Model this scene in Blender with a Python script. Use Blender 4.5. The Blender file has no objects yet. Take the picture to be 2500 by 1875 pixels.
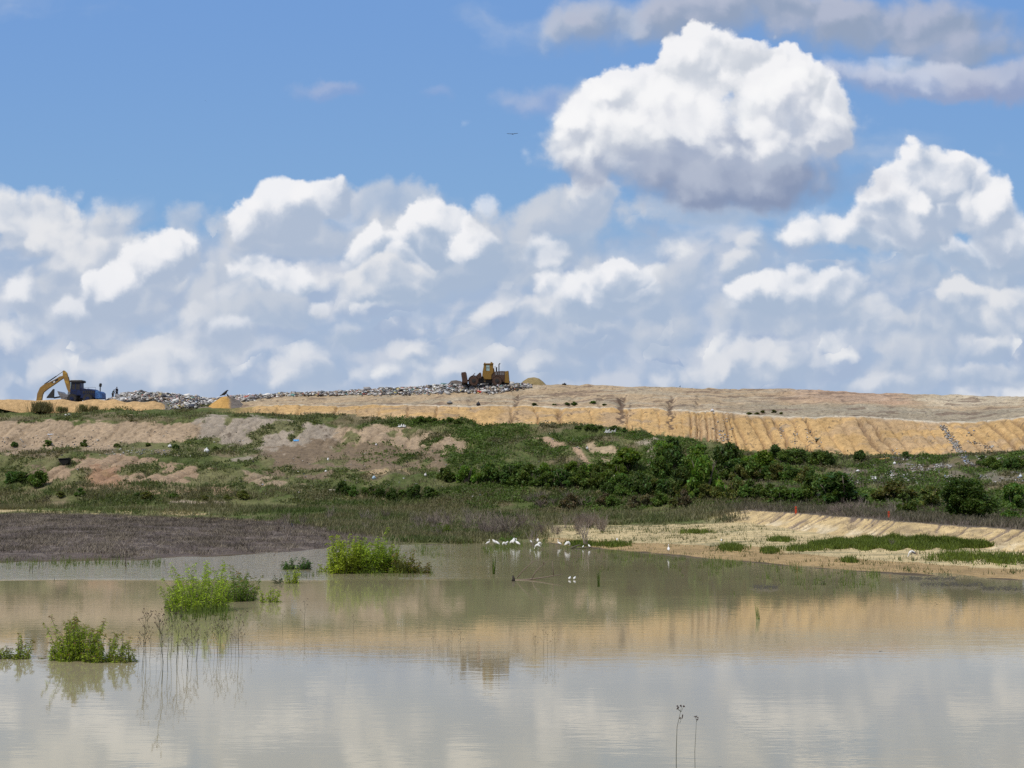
import bpy, math, random
import numpy as np
from mathutils import Vector, Matrix
rng = np.random.default_rng(7)
random.seed(7)
S = bpy.context.scene
COL = S.collection

# ------------------------------------------------------------------ camera
CAM_H = 3.9          # metres above the water
F = 3400.0           # focal length in photo pixels (photo is 2500 wide)
HY = 1215.0          # photo row of the horizon
TH = math.atan((HY - 937.5) / F)
cam = bpy.data.objects.new('camera', bpy.data.cameras.new('camera'))
COL.objects.link(cam)
cam.location = (0, 0, CAM_H)
cam.rotation_euler = (math.pi / 2 + TH, 0, 0)
cam.data.sensor_width = 36
cam.data.lens = F / 2500 * 36
cam.data.clip_end = 20000
S.camera = cam

# ------------------------------------------------------------------ sun, exposure
SUN_EL = math.radians(58)
SUN_VEC = Vector((-0.80, -0.60, 0)).normalized() * math.cos(SUN_EL) + Vector((0, 0, math.sin(SUN_EL)))
sun = bpy.data.objects.new('sun', bpy.data.lights.new('sun', 'SUN'))
COL.objects.link(sun)
sun.data.energy = 3.1
sun.data.angle = math.radians(0.5)
sun.data.color = (1.0, 0.95, 0.87)
sun.rotation_euler = SUN_VEC.to_track_quat('Z', 'Y').to_euler()
S.view_settings.view_transform = 'Standard'
S.view_settings.look = 'None'
S.view_settings.exposure = 0.0
S.view_settings.gamma = 1.0
S.render.engine = 'CYCLES'
S.cycles.max_bounces = 6
S.cycles.diffuse_bounces = 2
S.cycles.glossy_bounces = 3
S.cycles.transparent_max_bounces = 6
S.cycles.use_denoising = False

def uv_of(px, py):
    """photo pixel -> direction as slopes (x/y, z/y)"""
    a = (np.asarray(px, float) - 1250) / F
    b = (937.5 - np.asarray(py, float)) / F
    d = math.cos(TH) - b * math.sin(TH)
    return a / d, (math.sin(TH) + b * math.cos(TH)) / d
def pt(px, py, Y):
    u, v = uv_of(px, py)
    return Vector((float(u) * Y, Y, CAM_H + float(v) * Y))
def on_water(px, py):
    u, v = uv_of(px, py)
    Y = CAM_H / -float(v)
    return Vector((float(u) * Y, Y, 0.0))

def srgb(r, g, b):
    f = lambda c: (c / 255 / 12.92) if c / 255 <= 0.04045 else ((c / 255 + 0.055) / 1.055) ** 2.4
    return (f(r), f(g), f(b))

# ------------------------------------------------------------------ sky
W = bpy.data.worlds.new('World')
S.world = W
W.use_nodes = True
nt = W.node_tree
nt.nodes.clear()
class NB:
    def __init__(s, nt): s.nt = nt
    def n(s, t, **k):
        o = s.nt.nodes.new(t)
        for a, b in k.items(): setattr(o, a, b)
        return o
    def put(s, sock, v):
        if isinstance(v, bpy.types.NodeSocket): s.nt.links.new(v, sock)
        elif v is not None:
            if hasattr(sock.default_value, '__len__') and len(sock.default_value) == 4 and len(v) == 3: v = tuple(v) + (1,)
            sock.default_value = v
    def m(s, op, a, b=None, c=None, clamp=False):
        o = s.n('ShaderNodeMath', operation=op); o.use_clamp = clamp
        for i, v in enumerate((a, b, c)):
            if v is not None: s.put(o.inputs[i], v)
        return o.outputs[0]
    def v(s, op, a, b=None, c=None, out=0):
        o = s.n('ShaderNodeVectorMath', operation=op)
        for i, x in enumerate((a, b, c)):
            if x is not None: s.put(o.inputs[i], x)
        return o.outputs[out]
    def mr(s, v, a, b, c=0.0, d=1.0, kind='SMOOTHSTEP'):
        o = s.n('ShaderNodeMapRange', interpolation_type=kind)
        for i, x in enumerate((v, a, b, c, d)): s.put(o.inputs[i], x)
        return o.outputs[0]
    def mix(s, f, a, b, blend='MIX'):
        o = s.n('ShaderNodeMix', data_type='RGBA', blend_type=blend)
        s.put(o.inputs[0], f); s.put(o.inputs[6], a); s.put(o.inputs[7], b)
        return o.outputs[2]
    def noise(s, vec, scale, detail=4, rough=0.5, dist=0.0, out=0, dims='3D'):
        o = s.n('ShaderNodeTexNoise', noise_dimensions=dims)
        if vec is not None: s.put(o.inputs['Vector'], vec)
        o.inputs['Scale'].default_value = scale; o.inputs['Detail'].default_value = detail
        o.inputs['Roughness'].default_value = rough; o.inputs['Distortion'].default_value = dist
        return o.outputs[out]
N = NB(nt)
STR = 0.10
sky = N.n('ShaderNodeTexSky', sky_type='NISHITA')
sky.sun_disc = False
sky.sun_elevation = SUN_EL
sky.sun_rotation = math.atan2(SUN_VEC.x, SUN_VEC.y)
sky.altitude = 50; sky.air_density = 1.0; sky.dust_density = 0.6; sky.ozone_density = 2.0
tc = N.n('ShaderNodeTexCoord')
sep = N.n('ShaderNodeSeparateXYZ'); nt.links.new(tc.outputs['Generated'], sep.inputs[0])
yc = N.m('MAXIMUM', sep.outputs[1], 0.12)
u = N.m('DIVIDE', sep.outputs[0], yc)
zc = N.m('MAXIMUM', sep.outputs[2], 0.0)
v = N.m('DIVIDE', zc, yc)
cmb = N.n('ShaderNodeCombineXYZ'); nt.links.new(u, cmb.inputs[0]); nt.links.new(v, cmb.inputs[2])
P0 = cmb.outputs[0]
# billowing distortion of the direction plane
wob = N.noise(P0, 9.0, 6, 0.62, out=1)
wob = N.v('SUBTRACT', wob, (0.5, 0.5, 0.5))
P = N.v('MULTIPLY_ADD', wob, (0.060, 0.0, 0.052), N.v('ADD', P0, (-0.004, 0.0, 0.0075)))
E = N.m('MULTIPLY', N.m('SUBTRACT', N.noise(P0, 15.0, 8, 0.56), 0.5), 0.85)              # edge breakup
vor = N.n('ShaderNodeTexVoronoi', feature='SMOOTH_F1', voronoi_dimensions='3D')
nt.links.new(P, vor.inputs['Vector']); vor.inputs['Scale'].default_value = 24.0
vor.inputs['Smoothness'].default_value = 0.35
try: vor.inputs['Detail'].default_value = 2.0; vor.inputs['Roughness'].default_value = 0.55
except Exception: pass
E = N.m('MULTIPLY_ADD', N.m('SUBTRACT', 0.56, vor.outputs['Distance']), -0.38, E)
# self shading of the billows: density here minus density towards the sun
Pl = N.v('ADD', P, (-0.006, 0.0, 0.013))
g0 = N.noise(P, 17.0, 6, 0.55); g1 = N.noise(Pl, 17.0, 6, 0.55)
G = N.m('SUBTRACT', g0, g1)
vor2 = N.n('ShaderNodeTexVoronoi', feature='SMOOTH_F1', voronoi_dimensions='3D')
nt.links.new(N.v('ADD', P, (-0.006, 0.0, 0.011)), vor2.inputs['Vector']); vor2.inputs['Scale'].default_value = 24.0
vor2.inputs['Smoothness'].default_value = 0.35; vor2.inputs['Detail'].default_value = 2.0; vor2.inputs['Roughness'].default_value = 0.55
G = N.m('MULTIPLY_ADD', N.m('SUBTRACT', vor2.outputs['Distance'], vor.outputs['Distance']), 0.48, N.m('MULTIPLY', G, 0.55))
Plow = N.v('MULTIPLY', P, (0.55, 1.0, 1.25))
cov = N.noise(Plow, 8.0, 5, 0.5)
K = 1.0 / STR
def C(r, g, b):
    q = srgb(r, g, b); return (q[0] * K, q[1] * K, q[2] * K)
tint = N.mix(N.mr(v, 0.0, 0.42), (0.62, 0.72, 0.94), (0.50, 0.68, 1.02))
base = N.mix(1.0, sky.outputs[0], tint, 'MULTIPLY')
# blue of the open sky: lighter to the horizon
skyc = N.mix(N.mr(v, 0.10, 0.40), C(138, 178, 216), C(118, 160, 216))
skyc = N.mix(0.92, base, skyc)
# broad, hazy deck low in the sky
t_low = N.mr(v, 0.12, 0.215, 0.45, -0.17, 'LINEAR')
lowA = N.mr(N.m('ADD', cov, t_low), 0.42, 0.62)
lowA = N.m('MULTIPLY', lowA, 0.92)
cov2 = N.noise(Plow, 19.0, 6, 0.58)
lowS = N.mr(N.m('MULTIPLY_ADD', G, 1.0, N.m('MULTIPLY_ADD', cov2, 0.55, N.m('MULTIPLY', cov, 0.45))), 0.36, 0.72)
lowC = N.mix(lowS, C(166, 184, 210), C(206, 211, 222))
cur = N.mix(lowA, skyc, lowC)
# stacked puffs of the far bank, one per cell
for (sc_, sq, fade, lit_, sh_) in ((15.0, 1.45, .9, (232, 233, 236), (158, 177, 206)), (24.0, 1.6, .9, (242, 242, 242), (163, 181, 208))):
    Pv = N.v('MULTIPLY', P, (1.0, 1.0, sq))
    vl = N.n('ShaderNodeTexVoronoi', feature='F1', voronoi_dimensions='3D'); vl.inputs['Scale'].default_value = sc_
    vl.inputs['Randomness'].default_value = .85
    nt.links.new(Pv, vl.inputs['Vector'])
    ql = N.v('MULTIPLY', N.v('SUBTRACT', Pv, vl.outputs['Position']), (sc_, 0.0, sc_))
    ll = N.m('MULTIPLY_ADD', E, 1.1, N.v('LENGTH', ql, out=1))
    rsep = N.n('ShaderNodeSeparateColor'); nt.links.new(vl.outputs['Color'], rsep.inputs[0])
    Al = N.m('MULTIPLY', N.mr(ll, .68, .34, 0.0, fade), N.m('MULTIPLY', N.mr(v, .225, .165), N.mr(rsep.outputs[0], .15, .55)))
    Tl = N.mr(N.m('MULTIPLY_ADD', G, 2.6, N.v('DOT_PRODUCT', ql, (-.45, 0, 1.25), out=1)), -.35, .62)
    cur = N.mix(Al, cur, N.mix(Tl, C(*sh_), C(*lit_)))
# individual clouds: cx, cy, rx, ry (photo pixels), lit, shade, alpha, softness
WH, LI, GY = (244, 244, 246), (230, 231, 234), (203, 209, 219)
S1, S2, S3 = (168, 185, 208), (174, 188, 209), (148, 163, 188)
blobs = [
 # low, far puffs
 (420,830,120,80,LI,S2,.8,.5),(250,800,60,50,LI,S2,.6,.5),(110,900,80,45,LI,S2,.6,.6),
 (330,900,130,50,LI,S2,.7,.6),(830,800,60,42,LI,S1,.7,.5),(700,900,95,45,LI,S1,.7,.6),
 (1010,840,70,40,LI,S1,.7,.5),(1130,800,60,45,GY,S1,.6,.6),(1080,900,120,35,LI,S1,.6,.6),
 (1290,870,150,45,GY,S1,.5,.7),(1400,790,120,60,GY,S1,.6,.6),
 (1830,860,110,48,LI,S1,.85,.45),(1700,885,75,35,LI,S1,.8,.5),(1940,860,70,55,LI,S1,.7,.5),
 (2230,850,110,70,GY,S1,.75,.5),(2390,820,60,50,LI,S1,.7,.5),(2400,895,130,32,LI,S1,.8,.5),(2120,915,80,28,LI,S1,.7,.6),
 (2120,760,75,60,LI,S1,.75,.45),(2250,760,110,55,GY,S1,.7,.5),
 (1600,740,90,70,GY,S1,.7,.5),(1650,660,70,55,GY,S1,.7,.5),
 # left mass
 (200,690,220,110,GY,S2,.85,.5),(60,520,125,100,LI,S2,.95,.35),(160,560,110,80,LI,S2,.95,.35),
 (200,620,130,90,LI,S2,.9,.4),(430,520,65,42,GY,S2,.65,.6),(250,520,60,35,GY,S2,.6,.6),
 (540,680,160,110,GY,S2,.8,.5),(400,600,85,62,WH,S2,.95,.3),(320,620,60,48,WH,S2,.9,.3),(250,680,66,58,WH,S2,.95,.3),
 (165,745,60,36,WH,S2,.7,.6),(30,700,56,56,WH,S2,.75,.6),(480,760,90,50,LI,S2,.7,.5),
 (650,640,110,58,WH,S1,.9,.35),(560,690,60,40,LI,S1,.7,.5),(640,720,150,40,GY,S1,.7,.5),
 (930,470,170,42,GY,S2,.75,.6),(690,545,215,46,GY,S2,.9,.45),(600,522,66,42,WH,S2,.95,.3),(690,492,86,58,WH,S2,.95,.3),(800,456,76,46,WH,S2,.95,.3),
 (780,712,26,25,WH,GY,.75,.6),(560,770,60,40,WH,S2,.6,.5),
 # middle
 (1330,560,230,90,GY,S1,.8,.5),(1110,600,230,110,GY,S1,.85,.45),(890,590,88,58,WH,S1,.95,.28),(1000,600,60,45,WH,S1,.9,.3),
 (930,645,125,48,LI,S1,.95,.3),(1065,525,70,66,WH,S1,.97,.28),(1150,560,58,50,WH,S1,.95,.3),(1180,474,34,20,WH,GY,.6,.8),
 (1350,500,170,52,GY,S2,.85,.45),(1450,460,70,50,LI,S2,.9,.4),
 (1320,585,85,48,WH,S1,.8,.4),(1420,690,135,72,WH,S1,.95,.3),(1490,640,62,50,WH,S1,.9,.3),(1300,740,90,45,LI,S1,.7,.5),
 # right
 (1900,740,220,60,GY,S1,.8,.5),(1805,575,42,38,LI,S1,.65,.6),(1770,640,50,45,LI,S1,.8,.4),
 (1880,700,150,62,WH,S1,.95,.3),(2020,690,90,52,WH,S1,.9,.35),
 (2300,640,240,60,GY,S1,.7,.6),(2360,590,120,60,WH,S1,.9,.4),(2470,560,90,60,WH,S1,.9,.4),(2130,550,230,62,WH,S1,.95,.35),
 (2330,480,125,110,WH,S2,.97,.28),(2230,420,125,92,WH,S2,.97,.25),(2410,520,90,80,WH,S2,.9,.35),(2160,500,120,80,WH,S2,.95,.3),
 (2350,720,110,60,LI,S1,.95,.3),(2480,730,100,62,LI,S1,.9,.35),
 # high grey deck
 (1500,36,190,60,GY,S3,.75,1.0),(1850,8,440,66,(180,187,206),S3,.97,.9),(2200,36,320,70,(176,184,205),S3,.95,.9),(2370,90,190,50,(176,184,205),S3,.9,.9),
 (2250,165,200,48,(205,210,225),(150,165,198),.85,.6),(2460,160,120,60,(185,192,212),(150,162,194),.85,.6),(2200,120,80,20,(215,222,236),S1,.5,.7),
 (790,192,72,20,(170,182,212),(140,164,208),.6,1.0),(1310,210,85,32,(180,190,215),(145,168,210),.6,1.0),(1040,215,40,20,(160,178,215),(140,164,208),.4,1.0),
 (1700,490,170,32,GY,S1,.6,.6),(1400,240,50,60,GY,S1,.5,.7),
 # the great cumulus
 (1560,375,200,50,GY,S3,.75,.7),(1390,320,70,62,GY,S2,.85,.7),
 (1470,275,110,85,WH,GY,.97,.3),(1560,225,110,85,WH,GY,.97,.22),(2000,270,80,92,WH,GY,.97,.25),(1960,200,62,62,WH,GY,.97,.22),
 (1885,150,58,44,WH,GY,.97,.22),(1730,150,128,88,WH,GY,.98,.18),(1650,140,50,50,WH,GY,.9,.25),(1800,115,50,44,WH,GY,.95,.22),(1850,215,130,80,WH,GY,.95,.3),
 (1715,325,335,138,(250,250,250),(166,177,199),.98,.6),(1800,418,290,66,(176,185,204),(136,150,179),.95,.9),(1500,300,120,60,WH,GY,.5,1.0),(1680,235,150,60,WH,(235,236,240),.6,.8),(1920,300,120,80,WH,(180,190,208),.9,.6),
]
rb = random.Random(41); NFAR = 3
far = []
for i in range(NFAR):
    y_ = 690 + 240 * (i / NFAR) + rb.uniform(-20, 20)
    w_ = rb.uniform(45, 120)
    far.append((rb.uniform(-60, 2560), y_, w_, w_ * rb.uniform(.45, .8) * (1 if y_ < 860 else .7), (238, 238, 238), (156, 175, 205), rb.uniform(.7, .95), rb.uniform(.2, .5)))
blobs = far + blobs
# (the renderer evaluates nodes in passes; tying the blobs to the finished bank keeps its stack small)
P = N.v('MULTIPLY_ADD', cur, (1e-8, 1e-8, 1e-8), P)
for (cx, cy, rx, ry, lit, shd, al, soft) in blobs:
    cu, cv_ = uv_of(cx, cy)
    iu, iv = F / rx / 1.09, F / ry / 1.09
    q = N.v('MULTIPLY_ADD', P, (iu, 0, iv), (-float(cu) * iu, 0, -float(cv_) * iv))
    ln = N.v('LENGTH', q, out=1)
    amp = min(3.4, 0.0115 * F / math.sqrt(min(rx, ry) * 20))
    val = N.m('MULTIPLY_ADD', E, 1.7, ln)
    A = N.mr(val, 1.22 + soft * 0.40, 1.22 - soft * 0.60, 0.0, al)
    sh = N.v('DOT_PRODUCT', q, (-0.32, 0, 0.86), out=1)
    sv = N.m('MULTIPLY_ADD', G, 2.8, sh)
    T = N.mr(sv, -0.40 if rx > 300 else -0.60, 0.74 if rx > 150 else 0.68)
    cc = N.mix(T, C(*shd), C(*lit))
    cur = N.mix(A, cur, cc)
front = N.mr(sep.outputs[1], 0.10, 0.30)
# unseen clouds added over the rest of the sky to whiten the ambient light
allc = N.noise(tc.outputs['Generated'], 3.0, 6, 0.6)
rest = N.mix(N.mr(allc, 0.42, 0.56, 0.0, 0.9), base, N.mix(N.mr(allc, 0.5, 0.75), C(232, 230, 226), C(190, 194, 202)))
cur = N.mix(front, rest, cur)
# air light close to the horizon
hz = N.mr(v, 0.06, 0.22, 0.20, 0.0)
cur = N.mix(hz, cur, C(180, 193, 214))
bg = N.n('ShaderNodeBackground'); nt.links.new(cur, bg.inputs[0]); bg.inputs[1].default_value = STR
wo = N.n('ShaderNodeOutputWorld'); nt.links.new(bg.outputs[0], wo.inputs[0])
W.cycles.sampling_method = 'MANUAL'
W.cycles.sample_map_resolution = 256

# ------------------------------------------------------------------ helpers
def tag(o, label=None, cat=None, group=None, kind=None):
    if label: o['label'] = label
    if cat: o['category'] = cat
    if group: o['group'] = group
    if kind: o['kind'] = kind
    return o
def empty(name, loc, rz=0.0, sc=1.0):
    o = bpy.data.objects.new(name, None)
    o.empty_display_size = 0.2
    COL.objects.link(o); o.location = loc; o.rotation_euler = (0, 0, rz); o.scale = (sc, sc, sc)
    return o
def mesh_np(name, verts, faces, mat=None, parent=None, col=None, smooth=False):
    """verts (n,3); faces (m,k) with one k; col (n,3) per vertex"""
    me = bpy.data.meshes.new(name)
    verts = np.asarray(verts, np.float32); faces = np.asarray(faces, np.int32)
    m, k = faces.shape
    me.vertices.add(len(verts)); me.vertices.foreach_set('co', verts.ravel())
    me.loops.add(m * k); me.loops.foreach_set('vertex_index', faces.ravel())
    me.polygons.add(m); me.polygons.foreach_set('loop_start', np.arange(0, m * k, k, dtype=np.int32))
    try: me.polygons.foreach_set('loop_total', np.full(m, k, np.int32))
    except Exception: pass
    me.update(calc_edges=True)
    if smooth: me.polygons.foreach_set('use_smooth', np.ones(m, bool))
    if col is not None:
        ca = me.color_attributes.new('tone', 'FLOAT_COLOR', 'POINT')
        c4 = np.ones((len(verts), 4), np.float32); c4[:, :3] = col
        ca.data.foreach_set('color', c4.ravel())
    if mat: me.materials.append(mat)
    o = bpy.data.objects.new(name, me); COL.objects.link(o)
    if parent: o.parent = parent
    return o
class MB:
    """mixed polygon mesh builder"""
    def __init__(s): s.v = []; s.f = []; s.c = []
    def add(s, vs, fs, c=None):
        b = len(s.v); s.v += [tuple(x) for x in vs]; s.f += [tuple(i + b for i in f) for f in fs]
        s.c += [c or (1, 1, 1)] * len(vs)
    def box(s, x0, x1, y0, y1, z0, z1, rot=None, c=None):
        vs = [Vector((x, y, z)) for x in (x0, x1) for y in (y0, y1) for z in (z0, z1)]
        if rot is not None:
            ctr = Vector(((x0 + x1) / 2, (y0 + y1) / 2, (z0 + z1) / 2))
            vs = [rot @ (q - ctr) + ctr for q in vs]
        s.add(vs, [(0, 1, 3, 2), (4, 6, 7, 5), (0, 4, 5, 1), (2, 3, 7, 6), (0, 2, 6, 4), (1, 5, 7, 3)], c)
    def prism(s, poly, y0, y1, c=None):
        """poly in (x,z), extruded along y"""
        n = len(poly)
        vs = [(x, y0, z) for x, z in poly] + [(x, y1, z) for x, z in poly]
        s.add(vs, [tuple(range(n))[::-1], tuple(range(n, 2 * n))] + [(i, (i + 1) % n, n + (i + 1) % n, n + i) for i in range(n)], c)
    def cyl(s, a, b, r0, r1=None, n=12, cap=True, c=None):
        r1 = r0 if r1 is None else r1
        a, b = Vector(a), Vector(b); d = (b - a).normalized()
        p = d.orthogonal().normalized(); q = d.cross(p)
        vs = [a + (p * math.cos(t) + q * math.sin(t)) * r0 for t in [2 * math.pi * i / n for i in range(n)]]
        vs += [b + (p * math.cos(t) + q * math.sin(t)) * r1 for t in [2 * math.pi * i / n for i in range(n)]]
        fs = [(i, (i + 1) % n, n + (i + 1) % n, n + i) for i in range(n)]
        if cap: fs += [tuple(range(n))[::-1], tuple(range(n, 2 * n))]
        s.add(vs, fs, c)
    def loft(s, pts, radii, n=10, flat=1.0, c=None):
        """smooth tube through pts; radii may be (rw, rh) pairs (w sideways, h in the bending plane)"""
        pts = [Vector(p) for p in pts]; rings = []
        side = Vector((0, 1, 0))
        for i, p in enumerate(pts):
            d = (pts[min(i + 1, len(pts) - 1)] - pts[max(i - 1, 0)]).normalized()
            sd = side - d * side.dot(d)
            sd = sd.normalized() if sd.length > 1e-3 else d.orthogonal().normalized()
            up = d.cross(sd)
            r = radii[i]; rw, rh = (r if isinstance(r, tuple) else (r, r))
            rings.append([p + sd * math.cos(t) * rw + up * math.sin(t) * rh for t in [2 * math.pi * k / n for k in range(n)]])
        vs = [q for R in rings for q in R]; m = len(rings)
        fs = [(j * n + k, j * n + (k + 1) % n, (j + 1) * n + (k + 1) % n, (j + 1) * n + k) for j in range(m - 1) for k in range(n)]
        fs += [tuple(range(n))[::-1], tuple((m - 1) * n + k for k in range(n))]
        s.add(vs, fs, c)
    def build(s, name, mat, parent=None, smooth=False, bevel=0.0, attr=False):
        me = bpy.data.meshes.new(name); me.from_pydata(s.v, [], s.f); me.update()
        if smooth: me.polygons.foreach_set('use_smooth', [True] * len(me.polygons))
        if attr:
            ca = me.color_attributes.new('tone', 'FLOAT_COLOR', 'POINT')
            ca.data.foreach_set('color', [x for c in s.c for x in (*c, 1)])
        me.materials.append(mat)
        o = bpy.data.objects.new(name, me); COL.objects.link(o)
        if parent: o.parent = parent
        if bevel:
            b = o.modifiers.new('bevel', 'BEVEL'); b.width = bevel; b.segments = 2; b.limit_method = 'ANGLE'
        return o
def kids(o): return list(o.children)
def copy_tree(o, parent=None):
    c = o.copy(); COL.objects.link(c)
    if parent: c.parent = parent
    for ch in kids(o): copy_tree(ch, c)
    return c

# ---- numpy noise
def _hash(ix, iy, seed):
    h = (ix.astype(np.int64) * 374761393 + iy.astype(np.int64) * 668265263 + seed * 2147483647 * 3) & 0xffffffff
    h = ((h ^ (h >> 13)) * 1274126177) & 0xffffffff
    h = h ^ (h >> 16)
    return (h & 0xffff) / 65535.0
def vnoise(x, y, seed=0):
    x = np.asarray(x, float); y = np.asarray(y, float)
    ix = np.floor(x).astype(np.int64); iy = np.floor(y).astype(np.int64)
    fx = x - ix; fy = y - iy
    fx = fx * fx * (3 - 2 * fx); fy = fy * fy * (3 - 2 * fy)
    a = _hash(ix, iy, seed); b = _hash(ix + 1, iy, seed); c = _hash(ix, iy + 1, seed); d = _hash(ix + 1, iy + 1, seed)
    return (a + (b - a) * fx) * (1 - fy) + (c + (d - c) * fx) * fy
def fbm(x, y, oct=5, seed=0, gain=0.5):
    s = 0; a = 1; t = 0
    for o in range(oct):
        s = s + a * vnoise(x * 2 ** o + 17.3 * o, y * 2 ** o - 9.1 * o, seed + o); t += a; a *= gain
    return s / t
def ss(x, a, b):
    t = np.clip((x - a) / (b - a), 0, 1); return t * t * (3 - 2 * t)

# ------------------------------------------------------------------ materials
def new_mat(name):
    m = bpy.data.materials.new(name); m.use_nodes = True
    m.node_tree.nodes.clear(); return m, NB(m.node_tree)
def finish(m, B, color, rough=0.8, spec=0.3, bump=None, bstr=0.3, bdist=0.02, metal=0.0):
    p = B.n('ShaderNodeBsdfPrincipled')
    B.put(p.inputs['Base Color'], color); B.put(p.inputs['Roughness'], rough)
    B.put(p.inputs['Specular IOR Level'], spec); B.put(p.inputs['Metallic'], metal)
    if bump is not None:
        b = B.n('ShaderNodeBump'); b.inputs['Strength'].default_value = bstr; b.inputs['Distance'].default_value = bdist
        B.put(b.inputs['Height'], bump); B.nt.links.new(b.outputs[0], p.inputs['Normal'])
    o = B.n('ShaderNodeOutputMaterial'); B.nt.links.new(p.outputs[0], o.inputs[0])
    return m
def attr_color(B):
    a = B.n('ShaderNodeAttribute'); a.attribute_name = 'tone'; return a.outputs['Color']
def geo(B): return B.n('ShaderNodeNewGeometry').outputs['Position']
def objc(B): return B.n('ShaderNodeTexCoord').outputs['Object']

def mat_soil():
    m, B = new_mat('soil'); g = geo(B)
    n1 = B.noise(g, 1.6, 8, 0.65); n2 = B.noise(g, 7.0, 4, 0.6)
    k = B.mr(n1, 0.3, 0.7, 0.72, 1.25, 'LINEAR')
    k = B.m('MULTIPLY', k, B.mr(n2, 0.3, 0.7, 0.86, 1.14, 'LINEAR'))
    kc = B.n('ShaderNodeCombineXYZ')
    for i in range(3): B.nt.links.new(k, kc.inputs[i])
    c = B.mix(1.0, attr_color(B), kc.outputs[0], 'MULTIPLY')
    return finish(m, B, c, 0.95, 0.1, B.noise(g, 3.0, 8, 0.7), 0.7, 0.25)
def mat_leaf(name, trans=0.35, hue=None):
    m, B = new_mat(name)
    c = attr_color(B)
    oi = B.n('ShaderNodeObjectInfo')
    hv = B.n('ShaderNodeHueSaturation')
    B.put(hv.inputs['Hue'], B.mr(oi.outputs['Random'], 0, 1, 0.485, 0.515, 'LINEAR'))
    B.put(hv.inputs['Value'], B.mr(oi.outputs['Random'], 0, 1, 0.8, 1.2, 'LINEAR'))
    B.put(hv.inputs['Color'], c); c = hv.outputs[0]
    d = B.n('ShaderNodeBsdfPrincipled'); B.put(d.inputs['Base Color'], c); d.inputs['Roughness'].default_value = 0.55
    d.inputs['Specular IOR Level'].default_value = 0.25
    t = B.n('ShaderNodeBsdfTranslucent'); B.put(t.inputs['Color'], B.mix(1.0, c, (1.1, 1.15, 0.6), 'MULTIPLY'))
    mx = B.n('ShaderNodeMixShader'); mx.inputs[0].default_value = trans
    B.nt.links.new(d.outputs[0], mx.inputs[1]); B.nt.links.new(t.outputs[0], mx.inputs[2])
    o = B.n('ShaderNodeOutputMaterial'); B.nt.links.new(mx.outputs[0], o.inputs[0]); return m
def mat_paint(name, c1, c2, amt=0.5, scale=2.0, rough=0.6, spec=0.3):
    m, B = new_mat(name); g = objc(B)
    f = B.mr(B.noise(g, scale, 8, 0.7), 0.5 - amt * 0.35 + 0.12, 0.5 - amt * 0.35 + 0.22)
    f2 = B.noise(g, 9.0, 3, 0.6)
    c = B.mix(B.m('MULTIPLY', B.m('SUBTRACT', 1.0, f), 0.9), c1, c2)
    c = B.mix(B.mr(f2, 0.35, 0.75, 0.0, 0.25), c, (0.05, 0.04, 0.03))
    return finish(m, B, c, rough, spec, f2, 0.2, 0.02)
def mat_attr(name, rough=0.6, spec=0.3):
    m, B = new_mat(name); n = B.noise(objc(B), 6.0, 4, 0.6)
    return finish(m, B, B.mix(B.mr(n, 0.4, 0.7, 0.0, 0.25), attr_color(B), (0.12, 0.11, 0.10)), rough, spec, n, 0.3, 0.03)
def mat_plain(name, c, c2=None, scale=8.0, rough=0.7, spec=0.3):
    m, B = new_mat(name); n = B.noise(objc(B), scale, 5, 0.6)
    c2 = c2 or tuple(x * 0.7 for x in c)
    return finish(m, B, B.mix(B.mr(n, 0.35, 0.65), c, c2), rough, spec, n, 0.2, 0.01)

M_SOIL = mat_soil()
M_LEAF = mat_leaf('leaves', 0.42)
M_GRASS = mat_leaf('grass_blades', 0.3)
M_BARK = mat_plain('bark', (0.16, 0.13, 0.10), (0.09, 0.07, 0.055))
M_TWIG = mat_attr('dry_twigs', 0.9, 0.1)
M_TRASH = mat_attr('refuse', 0.6, 0.3)
M_YEL = mat_paint('machine_yellow', (0.27, 0.155, 0.030), (0.11, 0.06, 0.03), 0.95, 1.6)
M_YEL2 = mat_paint('boom_yellow', (0.56, 0.33, 0.055), (0.30, 0.17, 0.05), 0.25, 1.2, 0.5)
M_RUST = mat_paint('rusty_steel', (0.085, 0.048, 0.034), (0.045, 0.03, 0.026), 0.8, 2.5, 0.8)
M_DARK = mat_plain('dark_iron', (0.025, 0.025, 0.028), (0.05, 0.045, 0.04))
M_BLUE = mat_paint('machine_blue', (0.010, 0.024, 0.095), (0.010, 0.016, 0.05), 0.5, 1.5, 0.45)
M_BLUE2 = mat_paint('faded_blue', (0.07, 0.20, 0.48), (0.04, 0.10, 0.28), 0.35, 1.5, 0.45)
M_GREY = mat_paint('worn_steel', (0.22, 0.21, 0.21), (0.10, 0.09, 0.09), 0.6, 2.0, 0.5)
M_WHITE = mat_plain('white_paint', (0.7, 0.7, 0.68), (0.55, 0.55, 0.53))
def mat_glass():
    m, B = new_mat('cab_glass')
    return finish(m, B, (0.30, 0.42, 0.42), 0.08, 0.8)
M_GLASS = mat_glass()
M_FEATH = mat_plain('white_feathers', (0.82, 0.81, 0.78), (0.70, 0.69, 0.66), 20)
M_FEATHP = mat_plain('pink_feathers', (0.62, 0.33, 0.27), (0.5, 0.25, 0.2), 20)
M_BLACKF = mat_plain('black_feathers', (0.018, 0.017, 0.018), (0.03, 0.03, 0.03), 20)
M_GREYF = mat_plain('grey_feathers', (0.16, 0.16, 0.17), (0.10, 0.10, 0.11), 20)
M_LEG = mat_plain('bird_leg', (0.10, 0.08, 0.06), None, 20)
M_BILL = mat_plain('bird_bill', (0.35, 0.22, 0.08), None, 20)
M_RED = mat_plain('orange_red_paint', (0.62, 0.075, 0.02), (0.5, 0.06, 0.02))
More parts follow.
